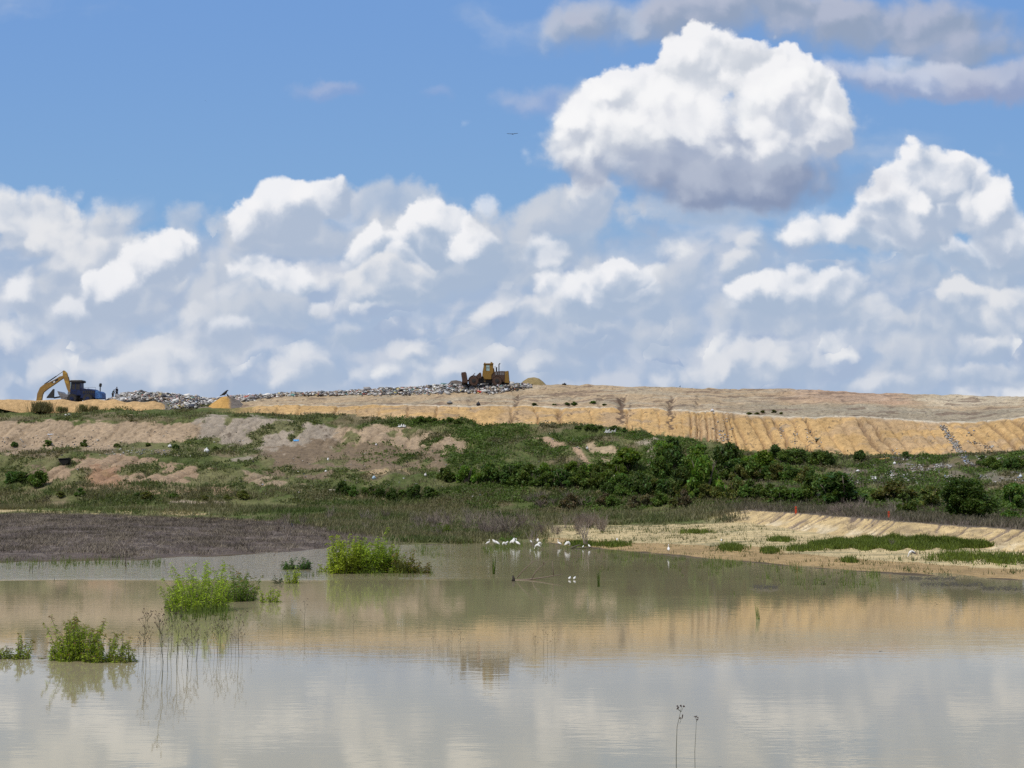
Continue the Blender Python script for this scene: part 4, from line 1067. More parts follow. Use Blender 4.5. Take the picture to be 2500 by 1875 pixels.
Pn, i_, j_ = sample_cells(mm, 9000)
tn = np.array([.17, .14, .115])[None] * (.7 + .7 * fbm(Pn[:, 0], Pn[:, 1], 3, 9))[:, None]
V2, F2, C2 = blades(Pn, r.uniform(.12, .40, len(Pn)), np.full(len(Pn), .015), tn, r, lean=.5, per=5, spread=.25)
tag(mesh_np('dead_weeds', np.concatenate([V, V2]), np.concatenate([Fc, F2 + len(V)]), M_TWIG, None, np.concatenate([Cc, C2])), 'mat of dead purplish grey weeds on the mud flat and berm top', 'dead weeds', kind='stuff')
# small green weeds on the sand, the long green strip on the right bank
sm = inview * ss(PX, 1330, 1420) * ((SS > 1.0) & (SS < 2.05)) * (.08 + ss(fbm(TX / 3, TY / 1.2, 4, 107), .5, .66))
Pn, i_, j_ = sample_cells(sm, 2600)
V, Fc, Cc = blades(Pn, r.uniform(.05, .30, len(Pn)), np.full(len(Pn), .018), np.tile([.10, .13, .04], (len(Pn), 1)), r, per=4, spread=.14)
pts = []
for i in range(5200):
    a = r.random(); qx = 1985 + 425 * a + r.normal(0, 6)
    mid = 1333 - 6 * math.sin(a * 3.1) + 2 * a; hw = 14 * math.sin(math.pi * min(1, a * .92 + .06)) ** .7
    pts.append(place(qx, mid + r.uniform(-hw, hw) * (1 + .3 * math.sin(qx * .09)))[0])
for (gx, gy, sx, sy, n) in ((1785,1340,22,5,260),(1880,1347,14,4,160),(1500,1331,30,4,240),(1420,1330,30,4,300),(2340,1362,60,8,260),(2450,1368,50,10,300),(1900,1320,24,3,160),(1700,1300,40,3,160),(2075,1372,12,3,60),(1960,1342,40,4,200)):
    for i in range(n): pts.append(place(r.normal(gx, sx * .6), r.normal(gy, sy * .6))[0])
Pn = np.array([tuple(p) for p in pts])
tn = np.array([.125, .185, .026])[None] * (.7 + .6 * r.random((len(Pn), 1)))
V2, F2, C2 = blades(Pn, r.uniform(.12, .38, len(Pn)), np.full(len(Pn), .03), tn, r, per=6, spread=.14)
tag(mesh_np('bank_weeds', np.concatenate([V, V2]), np.concatenate([Fc, F2 + len(V)]), M_GRASS, None, np.concatenate([Cc, C2])), 'bright green weeds in a long strip and sparse tufts on the sandy bank', 'weeds', kind='stuff')
# flooded sprigs standing in the shallows
pts = []
for i in range(900):
    qx = r.uniform(1180, 2150); lo = float(shore(qx))
    q = lo + 3 + abs(r.normal(0, 22)) * (1.0 if qx > 1350 else .8)
    if float(fbm(np.array(qx / 30), np.array(q / 9), 3, 9)) < .5: continue
    pts.append(on_water(qx, q))
for i in range(700):
    qx = r.uniform(860, 1330); q = r.uniform(1322, 1345) + abs(r.normal(0, 12))
    if float(fbm(np.array(qx / 30), np.array(q / 9), 3, 19)) < .46: continue
    pts.append(on_water(qx, q))
for i in range(240): pts.append(on_water(r.uniform(0, 400), 1372 + abs(r.normal(0, 7))))
for i in range(120): pts.append(on_water(r.uniform(400, 560), 1490 + abs(r.normal(0, 14))))
for i in range(80): pts.append(on_water(r.uniform(690, 1060), 1399 + abs(r.normal(0, 6))))
Pn = np.array([tuple(p) for p in pts])
V, Fc, Cc = blades(Pn, r.uniform(.10, .5, len(Pn)), np.full(len(Pn), .012), np.tile([.12, .17, .035], (len(Pn), 1)), r, per=4, spread=.10, lean=.15)
tag(mesh_np('flooded_sprigs', V, Fc, M_GRASS, None, Cc), 'sparse thin green sprigs standing in the shallow water near the banks', 'sprigs', kind='stuff')

# ------------------------------------------------------------------ bare bushes and sticks
def bare_bush(seed, h=1.6, n=14, tone=(.24, .205, .165), thick=.016, spread=.55):
    r_ = random.Random(seed); m = MB()
    def grow(p, d, L_, rad, lev):
        q = p + d * L_ * .5 + Vector((r_.uniform(-.05, .05), r_.uniform(-.05, .05), 0)) * L_
        e = p + d * L_
        k = r_.uniform(.75, 1.25); cc = tuple(t * k for t in tone)
        m.loft([p, q, e], [rad, rad * .8, rad * .55], 3, c=cc)
        if lev > 0:
            for i in range(r_.choice((2, 3))):
                nd = (d + Vector((r_.uniform(-1, 1), r_.uniform(-1, 1), r_.uniform(-.2, .6))) * .55).normalized()
                grow(p + d * L_ * r_.uniform(.45, 1), nd, L_ * r_.uniform(.5, .75), rad * .6, lev - 1)
    for i in range(n):
        a = r_.uniform(0, 6.28); t = r_.uniform(.1, spread)
        grow(Vector((r_.uniform(-.15, .15), r_.uniform(-.15, .15), -.08)), Vector((math.cos(a) * t, math.sin(a) * t, 1)).normalized(), h * r_.uniform(.35, .6), thick, 2)
    return m
bare = [bare_bush(1).build('bare_bush', M_TWIG, None, attr=True), bare_bush(2, n=22, spread=.9, tone=(.21, .17, .14)).build('bare_bush', M_TWIG, None, attr=True), bare_bush(3, h=2.2, n=7, tone=(.30, .25, .21), thick=.03, spread=.4).build('bare_bush', M_TWIG, None, attr=True)]
used_b = [False] * 3
def bare_at(k, qx, qy, hpx, label, group=None, wx=1.0):
    o = bare[k]
    if used_b[k]: o = o.copy(); COL.objects.link(o)
    used_b[k] = True
    p = on_water(qx, qy) if qy > float(shore(qx)) else place(qx, qy)[0]
    hh = (1.6, 1.5, 2.3)[k]; sc = hpx * p.y / F / hh
    o.location = p; o.scale = (sc * wx, sc * wx, sc); o.rotation_euler = (0, 0, random.uniform(0, 6.28))
    tag(o, label, 'bare bush', group)
for i in range(26):
    qx = random.uniform(1010, 1330); bare_at(random.choice((0, 1)), qx, random.uniform(1280, 1316), random.uniform(34, 62), 'leafless purplish grey bush in the tangle behind the white birds', 'bare bushes behind the birds', 1.2)
for i in range(14):
    bare_at(random.choice((0, 1)), random.uniform(1345, 1520), random.uniform(1284, 1306), random.uniform(30, 50), 'leafless greyish bush at the left end of the sandy bank', 'bare bushes at the end of the sandy bank', 1.2)
for i in range(16):
    bare_at(random.choice((0, 1)), random.uniform(1990, 2210), random.uniform(1247, 1262), random.uniform(22, 38), 'leafless brown bush in front of the wide dark shrub', 'bare bushes before the wide dark shrub', 1.4)
for i in range(14):
    bare_at(random.choice((0, 1)), random.uniform(600, 1010), random.uniform(1262, 1300), random.uniform(18, 36), 'leafless twiggy bush on the grassy flat behind the flooded willows', 'bare bushes on the grassy flat', 1.2)
for i in range(8):
    bare_at(1, random.uniform(1250, 1480), random.uniform(1216, 1244), random.uniform(20, 34), 'grey leafless bush among the dull shrubs at the slope foot', 'grey bare bushes at the slope foot', 1.5)
bare_at(2, 1432, 1334, 72, 'tall pale bare sapling at the end of the sandy bank, among the birds')
bare_at(2, 700, 1322, 70, 'thin bare sapling with a black bird in it on the dark mud flat')
bare_at(2, 1303, 1336, 60, 'dark bare sapling standing in the water among the birds')
bare_at(0, 2178, 1336, 26, 'small dry bush on the sand left of the green strip')
bare_at(2, 2100, 1240, 40, 'pale bare sapling at the left edge of the wide dark shrub')

def stick(name, label, cat, pts_, rad, tone, extra=()):
    m = MB(); m.loft(pts_, [rad * (1 - .7 * i / (len(pts_) - 1)) for i in range(len(pts_))], 6, c=tone)
    for q in extra: m.loft(q, [rad * .6 * (1 - .7 * i / (len(q) - 1)) for i in range(len(q))], 5, c=tone)
    o = m.build(name, M_TWIG, None, smooth=True, attr=True); return tag(o, label, cat)
wp = lambda qx, qy, base: pt(qx, qy, on_water(1250, base).y)
Yb = 1416
stick('fallen_branch', 'dead forked branch lying in the water below the row of birds', 'branch',
      [wp(1252, 1417, Yb), wp(1290, 1415, Yb), wp(1320, 1411, Yb), wp(1350, 1406, Yb), wp(1374, 1402, Yb)], .05, (.22, .17, .13),
      ([wp(1298, 1415, Yb), wp(1306, 1398, Yb), wp(1318, 1385, Yb), wp(1331, 1375, Yb), wp(1341, 1368, Yb)],
       [wp(1328, 1377, Yb), wp(1325, 1368, Yb)],
       [wp(1352, 1406, Yb), wp(1350, 1388, Yb), wp(1348, 1368, Yb)],
       [wp(1262, 1411, Yb), wp(1278, 1392, Yb), wp(1300, 1372, Yb), wp(1318, 1364, Yb)]))
stick('driftwood', 'dark crooked driftwood at the waterline among the right-hand birds', 'branch',
      [wp(1390, 1341, 1340), wp(1400, 1336, 1340), wp(1412, 1331, 1340), wp(1420, 1331, 1340)], .10, (.12, .10, .085), ([wp(1395, 1340, 1340), wp(1440, 1337, 1340), wp(1456, 1339, 1340)],))
stick('bare_pole', 'thin upright pole with one crossing twig at the left waterline', 'pole',
      [wp(307, 1385, 1384), wp(307, 1350, 1384), wp(308, 1310, 1384)], .035, (.17, .14, .12), ([wp(307, 1325, 1384), wp(325, 1323, 1384), wp(342, 1321, 1384)],))
stick('leaning_twig', 'long thin twig leaning out of the left willow clump', 'twig',
      [wp(668, 1358, 1398), wp(676, 1345, 1398), wp(690, 1332, 1398)], .02, (.25, .2, .17))
stick('leaning_twig', 'pale dead twigs lying across the middle willow clump at left', 'twig',
      [wp(580, 1458, 1465), wp(600, 1446, 1465), wp(625, 1430, 1465)], .03, (.40, .36, .30), ([wp(582, 1453, 1465), wp(600, 1460, 1465), wp(618, 1463, 1465)],))
for i, (sx, sy, h_) in enumerate(((72, 1396, 25), (79, 1400, 22), (96, 1385, 20), (158, 1388, 14), (132, 1418, 10))):
    stick('dead_stem', 'short dark stem standing in the rippled water at the left', 'stem', [wp(sx, sy, sy), wp(sx + 1, sy - h_ * .5, sy), wp(sx, sy - h_, sy)], .014, (.09, .08, .07))['group'] = 'short stems in the rippled water'
stick('snag', 'small dark stump poking out of the water left of the fallen branch', 'stump', [wp(1253, 1420, 1419), wp(1254, 1413, 1419), wp(1252, 1405, 1419)], .11, (.04, .035, .03))

# ------------------------------------------------------------------ leafy plants standing in the water
def water_plant(seed, w, h, nst, leafL, leafW, tone, tip=None, dens=1.0, droop=.5):
    """many arching stems with narrow leaves; returns leaf arrays and stem builder"""
    r_ = np.random.default_rng(seed); C_, D_, Wd, T_ = [], [], [], []; m = MB()
    for s_ in range(nst):
        a = r_.uniform(0, 6.28); q = math.sqrt(r_.random()) * w / 2 * .8
        b = np.array([math.cos(a) * q, math.sin(a) * q, -.15])
        hh = h * (.34 + .82 * r_.random() ** 1.7) * (1 - .50 * (q / (w / 2)) ** 1.5)
        ln_ = np.array([math.cos(a), math.sin(a), 0]) * r_.uniform(.05, .35) * hh + r_.normal(0, .08, 3) * hh
        pp = [b, b + np.array([0, 0, hh * .5]) + ln_ * .3, b + np.array([0, 0, hh]) + ln_]
        m.loft([tuple(x) for x in pp], [.010, .008, .003], 4)
        nl = int(dens * hh / leafL * 9)
        t = r_.uniform(.12, 1.02, nl); p = np.outer((1 - t) ** 2, pp[0]) + np.outer(2 * t * (1 - t), pp[1]) + np.outer(t ** 2, pp[2])
        az = r_.uniform(0, 6.28, nl); up = r_.uniform(-.5, 1.0, nl) * (1 - droop) + r_.uniform(-.9, .6, nl) * droop
        d = np.c_[np.cos(az), np.sin(az), up]; d /= np.linalg.norm(d, axis=1, keepdims=True)
        L_ = leafL * r_.uniform(.6, 1.25, nl) * (1 - .35 * t)
        C_.append(p); D_.append(d * L_[:, None]); Wd.append(leafW * r_.uniform(.7, 1.3, nl))
        tt = np.tile(np.array(tone), (nl, 1)) * r_.uniform(.6, 1.45, (nl, 1)) * r_.uniform(.85, 1.15)
        if tip is not None: k_ = (t > .93)[:, None] * r_.random((nl, 1)); tt = tt * (1 - k_) + np.array(tip) * k_
        T_.append(tt)
    p, d, wd, tn = np.concatenate(C_), np.concatenate(D_), np.concatenate(Wd), np.concatenate(T_)
    sd = np.cross(d, r_.normal(size=d.shape)); sd /= np.linalg.norm(sd, axis=1, keepdims=True); sd *= wd[:, None]
    sag = np.c_[np.zeros((len(d), 2)), -.25 * np.linalg.norm(d, axis=1)]
    V = np.stack([p, p + d * .5 + sd, p + d + sag, p + d * .5 - sd], 1).reshape(-1, 3)
    V[:, 2] = np.maximum(V[:, 2], .0)
    return V, np.arange(len(p) * 4).reshape(-1, 4), np.repeat(tn, 4, 0), m
def wplant(name, label, qx, qy, wpx, hpx, seed, nst, tone, tip=None, leafL=.13, dens=1.0, group=None, droop=.5, leafW=.011):
    p = on_water(qx, qy); w_, h_ = wpx * p.y / F, hpx * p.y / F
    V, Fc, Cc, m = water_plant(seed, w_, h_, nst, leafL, leafW, tone, tip, dens, droop)
    e = empty(name, p); mesh_np('foliage', V, Fc, M_LEAF, e, Cc); m.build('stems', M_BARK, e, smooth=True)
    return tag(e, label, 'water plant', group)
LG, YG, RT = (.260, .350, .035), (.300, .370, .035), (.24, .12, .05)
wplant('flooded_willow', 'small leafy plant in the water at the far left edge', 38, 1606, 92, 62, 1, 54, LG, RT, .11, 1.2)
wplant('flooded_willow', 'tallest leafy plant of the nearest group at left, pointed top', 182, 1610, 126, 124, 2, 110, LG, RT, .13, 1.3, droop=.35)
wplant('flooded_willow', 'lower right plant of the nearest group, beside the pointed one', 252, 1614, 100, 90, 3, 74, LG, RT, .12, 1.1)
wplant('flooded_willow', 'thin plant at the right end of the nearest group, next to the seed stems', 302, 1616, 56, 78, 4, 24, LG, RT, .12, 1.0)
wplant('flooded_sprig', 'tiny sprigs between the far left plant and the pointed plant', 104, 1606, 60, 22, 5, 12, LG, RT, .09, .9)
wplant('flooded_willow', 'bright green willow clump with a tall tip, left half of the second group', 482, 1490, 172, 124, 6, 170, YG, None, .20, .95, leafW=.014, droop=.35)
wplant('flooded_willow', 'low feathery edge of the second group at its left', 432, 1484, 60, 66, 7, 34, (.16, .24, .035), None, .18, .9, leafW=.016)
wplant('flooded_willow', 'olive green willow clump, right half of the second group', 578, 1466, 120, 84, 8, 100, (.15, .21, .03), (.22, .12, .03), .20, 1.0, leafW=.016)
wplant('flooded_willow', 'thin low willow at the right end of the second group', 662, 1470, 56, 60, 9, 26, YG, None, .18, .9, leafW=.015)
wplant('flooded_willow', 'slim green sprig standing alone right of the second group', 712, 1424, 38, 46, 10, 20, YG, None, .2, .9, leafW=.018)
wplant('flooded_sprig', 'dark thin sprig between the second group and the dark green clump', 680, 1424, 22, 42, 11, 9, (.06, .10, .03), None, .2, .9, leafW=.018)
wplant('dark_clump', 'dark blue green leafy clump near the left shore, left half', 706, 1390, 40, 32, 12, 40, (.085, .15, .04), None, .22, 1.1, leafW=.024)
wplant('dark_clump', 'dark blue green leafy clump near the left shore, right half', 742, 1390, 34, 34, 13, 40, (.075, .14, .038), None, .22, 1.1, leafW=.024)
wplant('flooded_willow', 'tall bright yellow green willow, left part of the big farthest clump', 846, 1399, 96, 92, 14, 190, YG, None, .26, 1.1, leafW=.026)
wplant('flooded_willow', 'bright yellow green willow in the middle of the big farthest clump', 908, 1398, 100, 90, 15, 190, (.235, .30, .028), None, .26, 1.1, leafW=.026)
wplant('flooded_willow', 'rounded willow right of the middle of the big farthest clump', 952, 1398, 70, 70, 16, 90, (.21, .26, .03), (.2, .11, .03), .26, 1.0, leafW=.025)
wplant('flooded_willow', 'reddish tinted pointed willow at the right end of the big farthest clump', 992, 1399, 56, 60, 17, 60, (.17, .20, .03), (.28, .13, .04), .25, 1.0, leafW=.024)
wplant('flooded_willow', 'low reddish sprigs ending the big farthest clump', 1030, 1399, 46, 38, 18, 34, (.18, .18, .035), (.28, .13, .04), .24, .9, leafW=.022)
wplant('flooded_sprig', 'faint thin sprigs at the left edge of the big farthest clump', 796, 1396, 40, 50, 19, 16, YG, None, .22, .6, leafW=.02)
wplant('yellow_green_bush', 'yellow green bush on the far shore behind the big farthest clump', 1082, 1318, 46, 44, 20, 70, (.13, .20, .02), None, .3, 1.0, leafW=.04)
wplant('flooded_sprig', 'yellow green sprigs on the shore left of the birds', 1240, 1322, 60, 20, 21, 50, (.11, .19, .02), None, .25, 1.0, leafW=.03)
tuft('weed_spike', 'green spike in the middle of the pond below the fallen branch', 'water plant', on_water(1461, 1433), .08, .80, 4, [.12, .19, .035], None, .02, .06)
tuft('weed_spike', 'green spike in the water left of the fallen branch', 'water plant', on_water(1205, 1402), .12, .85, 5, [.12, .19, .035], None, .025, .06)
tuft('weed_spike', 'two bladed green sprig alone in the golden reflection', 'water plant', on_water(1852, 1512), .12, .42, 4, [.12, .19, .035], None, .012, .2)
wplant('weed_spike', 'small dark sprig low in the golden reflection at right', 2149, 1590, 10, 18, 25, 4, (.10, .12, .03), None, .07, 1.0)
wplant('weed_spike', 'short dark blade standing in the golden reflection near the right', 2289, 1476, 5, 16, 26, 3, (.06, .08, .03), None, .08, .6, droop=.1)
wplant('green_sprigs', 'airy light green sprigs in the dark reflection near the sandy bank', 2000, 1428, 34, 40, 27, 14, (.13, .2, .05), None, .12, .6, leafW=.012)
# dark scum line with flooded twigs at right
for (a, b_, y_) in ((1840, 1900, 1436), (2250, 2400, 1430), (2200, 2330, 1415), (2400, 2500, 1440)):
    m = MB()
    for i in range(int((b_ - a) * .8)):
        q = random.uniform(a, b_); p = on_water(q, y_ + random.gauss(0, 1.8)); L_ = random.uniform(.06, .22)
        m.loft([p, p + Vector((random.uniform(-.1, .1), 0, L_ * .5)), p + Vector((random.uniform(-.25, .25), 0, L_ * .8))], [.014, .011, .006], 3, c=(.13, .125, .11))
    tag(m.build('flooded_twigs', M_TWIG, None, attr=True), {1840: 'dark line of drowned twigs in the middle right of the pond', 2250: 'long dark line of drowned twigs near the right bank', 2200: 'faint drowned twigs close under the right bank', 2400: 'drowned twigs at the right edge of the pond'}[a], 'twigs', kind='stuff')

# thin seed-headed weeds
def seed_stem(seed, h, n_br, thick=.006, lo=.5, bl=1.0):
    r_ = random.Random(seed); e = empty('seed_stem', (0, 0, 0)); m = MB(); s_ = MB()
    b = [Vector((0, 0, -.1)), Vector((r_.uniform(-.04, .04), 0, h * .35)), Vector((r_.uniform(-.07, .07), 0, h * .7)), Vector((r_.uniform(-.12, .12), 0, h))]
    m.loft(b, [thick, thick * .9, thick * .7, thick * .4], 4)
    def head(p, k):
        for i in range(k):
            q = p + Vector((r_.uniform(-.022, .022), r_.uniform(-.02, .02), r_.uniform(-.015, .02)))
            s_.loft([q - Vector((0, 0, .010)), q, q + Vector((0, 0, .011))], [.004, .0095, .003], 5)
    head(b[-1], 4)
    for i in range(n_br):
        t = r_.uniform(lo, .95); p0 = b[1].lerp(b[3], (t - .35) / .65); a = r_.choice((-1, 1)) * r_.uniform(.3, .8)
        L_ = h * r_.uniform(.12, .26) * bl; p1 = p0 + Vector((math.sin(a) * L_, r_.uniform(-.4, .4) * L_, math.cos(a) * L_))
        m.loft([p0, p0.lerp(p1, .5) + Vector((math.sin(a) * .01, 0, 0)), p1], [thick * .6, thick * .5, thick * .3], 3)
        head(p1, 3)
    m.build('stalk', M_STEM, e); s_.build('seed_head', M_SEED, e)
    return e
M_STEM = mat_plain('weed_stalk', (.075, .085, .045), (.05, .05, .03), 10)
M_SEED = mat_plain('seed_heads', (.085, .05, .045), (.05, .03, .03), 30)
protos = [seed_stem(k, 1.0, (7, 5, 9, 3, 6)[k]) for k in range(5)]
protos += [seed_stem(9, 1.0, 5, .005, .72, .5), seed_stem(12, 1.0, 3, .005, .86, .35)]
usedp = [False] * 7
def seed_at(k, qx, qy, hpx, label, group=None):
    o = protos[k]
    if usedp[k]: o = copy_tree(o)
    usedp[k] = True
    p = on_water(qx, qy); sc = hpx * p.y / F
    th = min(1.5, max(1.0, p.y / 30))
    o.location = p; o.scale = (min(sc, 1) * 1.0, th * .7, sc); o.rotation_euler = (0, 0, random.choice((0, math.pi)) + random.uniform(-.5, .5))
    for q in ('group',):
        if q in o: del o[q]
    tag(o, label, 'weed', group)
random.seed(5)
for (qx, qy, hh) in ((346,1640,90),(357,1628,128),(353,1600,100),(382,1640,40),(394,1670,150),(398,1640,120),(392,1600,100),(410,1640,100),(416,1605,110),(432,1650,80),(430,1620,120),(436,1600,110),(446,1610,80),(455,1650,90),(460,1640,70),(458,1625,60),(478,1615,90),(480,1616,60),(500,1600,50),(508,1604,60),(514,1602,70),(532,1605,90),(540,1606,85),(536,1600,70),(552,1606,80),(556,1600,60),(566,1602,60),(576,1606,55),(584,1604,100),(590,1606,60),(612,1605,36),(340,1610,60),(470,1600,80),(524,1600,60),(365,1612,70)):
    seed_at(random.randrange(5), qx, qy, hh, 'thin dark seed-headed weed stalk in the sparse patch right of the nearest leafy plants', 'seed-headed stalks of the sparse patch')
for (qx, qy, hh, lb) in ((631,1570,40,'short stalk with a seed tip right of the sparse patch'),(744,1540,70,'thin straight stalk in the tan reflection left of centre'),(690,1550,50,'slightly bent stalk just left of the thin straight stalk'),(862,1548,46,'thin stalk in the tan reflection below the big clump'),(845,1640,22,'lone short stalk in the grey water left of centre')):
    seed_at(3, qx, qy, hh, lb)
for (qx, qy, hh) in ((1057,1600,44),(1072,1596,20),(1084,1600,30),(1092,1604,36),(1104,1604,60),(1121,1604,40),(1124,1600,56),(1306,1604,50),(1328,1600,60),(1336,1606,56),(1346,1606,40),(1354,1606,60),(1712,1592,24)):
    k = 3; seed_at(k, qx, qy, hh, 'hair-thin reed standing at the lower edge of the golden reflection', 'hair-thin reeds in the middle of the pond')
seed_at(5, 1651, 1898, 168, 'tallest seed-headed stalk in the foreground water, straight')
seed_at(6, 1697, 1880, 126, 'bent seed-headed stalk in the foreground, right of the tallest one')
seed_at(3, 423, 1752, 26, 'lone short stalk in the foreground water at left')

# ------------------------------------------------------------------ birds
def wader(name, pose, mats=(None, None, None)):
    bm_, lm, km = mats[0] or M_FEATH, mats[1] or M_LEG, mats[2] or M_BILL
    e = empty(name, (0, 0, 0)); b = MB(); l = MB(); k = MB()
    if pose == 'upright':
        b.loft([(-.30,0,.38),(-.24,0,.42),(-.12,0,.50),(0,0,.56),(.10,0,.60),(.15,0,.66),(.14,0,.74),(.10,0,.80),(.12,0,.87),(.17,0,.90),(.22,0,.895)],
               [.012,.05,.095,.105,.085,.05,.032,.028,.030,.034,.014], 12)
        k.loft([(.21,0,.895),(.28,0,.885),(.35,0,.87)], [.012,.009,.002], 6)
    elif pose == 'hunched':
        b.loft([(-.24,0,.40),(-.18,0,.46),(-.07,0,.54),(.04,0,.61),(.09,0,.68),(.13,0,.715),(.18,0,.71)],
               [.015,.06,.105,.105,.07,.042,.015], 12)
        k.loft([(.17,0,.71),(.22,0,.67),(.26,0,.61)], [.013,.009,.002], 6)
    elif pose == 'preening':
        b.loft([(-.26,0,.42),(-.18,0,.50),(-.05,0,.60),(.08,0,.62),(.17,0,.55),(.19,0,.47),(.14,0,.42),(.10,0,.43)],
               [.02,.08,.13,.12,.06,.036,.034,.014], 12)
        k.loft([(.11,0,.43),(.05,0,.42),(.0,0,.40)], [.012,.009,.002], 6)
    else:  # feeding, neck down
        b.loft([(-.28,0,.46),(-.2,0,.50),(-.06,0,.55),(.08,0,.54),(.17,0,.47),(.22,0,.36),(.25,0,.27),(.28,0,.22),(.31,0,.19)],
               [.015,.06,.105,.10,.055,.03,.028,.030,.012], 12)
        k.loft([(.30,0,.19),(.33,0,.12),(.35,0,.05)], [.011,.008,.002], 6)
    b.build('body', bm_, e, smooth=True); k.build('bill', km, e, smooth=True)
    for s_ in (-1, 1):
        m = MB(); x = -.01 + s_ * .03
        m.loft([(x, s_ * .045, .50), (x + .015, s_ * .045, .34), (x - .01, s_ * .045, .20), (x, s_ * .045, -.02)], [.018, .009, .007, .006], 6)
        for t in (-.5, 0, .5): m.loft([(x, s_ * .045, -.015), (x + .05 * math.cos(t), s_ * .045 + .05 * math.sin(t), -.02)], [.005, .002], 4)
        m.build('leg', lm, e, smooth=True)
    w = MB()
    for s_ in (-1, 1):
        if pose in ('upright', 'feeding'): w.loft([(-.30, s_ * .05, .40), (-.16, s_ * .085, .48), (0, s_ * .09, .555), (.08, s_ * .06, .585)], [(.012, .02), (.03, .055), (.03, .06), (.012, .02)], 8)
        else: w.loft([(-.27, s_ * .05, .41), (-.14, s_ * .095, .50), (-.02, s_ * .10, .575), (.06, s_ * .07, .62)], [(.012, .02), (.03, .06), (.03, .06), (.012, .02)], 8)
    w.build('wings', bm_, e, smooth=True)
    return e
wad = {}
def bird(pose, qx, qy, hpx, rz, label, group=None):
    if pose in wad: o = copy_tree(wad[pose])
    else: o = wad[pose] = wader('wading_bird', pose)
    p = on_water(qx, qy) if qy > float(shore(qx)) + 1 else place(qx, qy)[0]
    H_ = {'upright': .92, 'hunched': .74, 'preening': .74, 'feeding': .64}[pose]
    sc = hpx * p.y / F / H_
    sub = .12 * sc if qy > float(shore(qx)) + 1 else 0
    o.location = p - Vector((0, 0, sub)); o.rotation_euler = (0, 0, rz); o.scale = (sc,) * 3
    for q in ('group',):
        if q in o: del o[q]
    return tag(o, label, 'bird', group)
R_ = 0.0; L__ = math.pi
bird('upright', 1192, 1334, 20, -.3, 'slim white bird leaning right, leftmost of the flock in the shallows')
bird('hunched', 1207, 1336, 22, L__, 'white bird facing left in the pair second from the left of the flock')
bird('hunched', 1214, 1336, 18, 2.6, 'white bird touching the left-facing one, right of it')
bird('preening', 1231, 1338, 18, L__ + .4, 'low white bird between the left pair and the tight trio')
bird('hunched', 1238, 1333, 14, .3, 'small white bird right behind the low one, left of the tight trio')
bird('preening', 1250, 1334, 18, -.4, 'white bird on the left of the tight trio')
bird('hunched', 1254, 1334, 24, 1.2, 'tallest white bird of the tight trio, in its middle')
bird('upright', 1263, 1337, 26, 2.4, 'white bird on the right of the tight trio')
bird('hunched', 1296, 1332, 16, L__, 'white bird at the left side of the dark bare sapling')
bird('hunched', 1313, 1328, 16, 1.4, 'upright white bird behind, right of the dark bare sapling')
bird('feeding', 1312, 1343, 18, L__, 'white bird bending to the water below the upright one')
bird('preening', 1317, 1338, 18, .2, 'plump white bird right of the bending one')
bird('upright', 1365, 1335, 20, L__ - .4, 'white bird facing left, alone between the sapling and the large preening bird')
bird('preening', 1386, 1340, 22, R_, 'large white bird bending its neck down beside the driftwood')
bird('hunched', 1424, 1340, 10, 1.0, 'small round white bird right of the driftwood')
bird('hunched', 1438, 1340, 13, 2.0, 'small white bird at the right end of the flock')
bird('hunched', 1506, 1326, 12, 1.5, 'small white bird on the sand above the waterline')
bird('upright', 1633, 1356, 24, 1.45, 'slender white bird standing at the waterline of the sandy bank, reflected')
bird('hunched', 1760, 1326, 10, 1.5, 'tiny white bird beside a green weed patch on the sand')
o = wader('spoonbill_like_bird', 'feeding', (None, None, None)); bpy.data.objects.remove(o.children[0]) if False else None
p, _, _ = place(2226, 1367)
o.location = p; sc = 28 * p.y / F / .64; o.scale = (sc * .78,) * 3; o.rotation_euler = (0, 0, L__); o.name = 'wading_bird'
for ch in o.children:
    if ch.name.startswith('wings'): ch.data.materials[0] = M_GREYF
tm_ = MB(); tm_.loft([(-.24, 0, .48), (-.36, 0, .40), (-.46, 0, .30)], [(.05, .02), (.055, .018), (.03, .01)], 8)
tm_.build('tail', M_FEATHP, o, smooth=True)
tag(o, 'white bird with grey back and pinkish tail on sand by the green strip', 'bird')
def perched(name, qx, qy, hpx, label, p=None, rz=0):
    if p is None: p = place(qx, qy)[0]
    e = empty(name, p, rz, hpx * p.y / F / .42); b = MB()
    b.loft([(-.30,0,.06),(-.2,0,.10),(-.08,0,.16),(.03,0,.24),(.09,0,.32),(.13,0,.37),(.17,0,.38),(.22,0,.365)], [.02,.035,.075,.085,.055,.04,.03,.006], 10)
    b.build('body', M_BLACKF, e, smooth=True)
    for s_ in (-1, 1):
        m = MB(); m.loft([(0, s_ * .03, .14), (.01, s_ * .03, .06), (0, s_ * .03, 0)], [.014, .008, .007], 5); m.build('leg', M_LEG, e)
    return tag(e, label, 'bird')
pk = pt(549, 967, 227.2)
perched('vulture', 549, 966, 17, 'black bird perched on the top of the orange sand cone', pk - Vector((0, 0, .1)), 0)
perched('vulture', 556, 968, 9, 'second dark bird crouching on the grey flank of the sand cone', pt(556, 970, 227), 2.5)
perched('blackbird', 713, 1291, 14, 'black bird on a twig over the dark mud flat', pt(713, 1290, place(700, 1322)[0].y), 2)
perched('blackbird', 1661, 941, 5, 'tiny black bird on the bare skyline right of centre', None, 1)
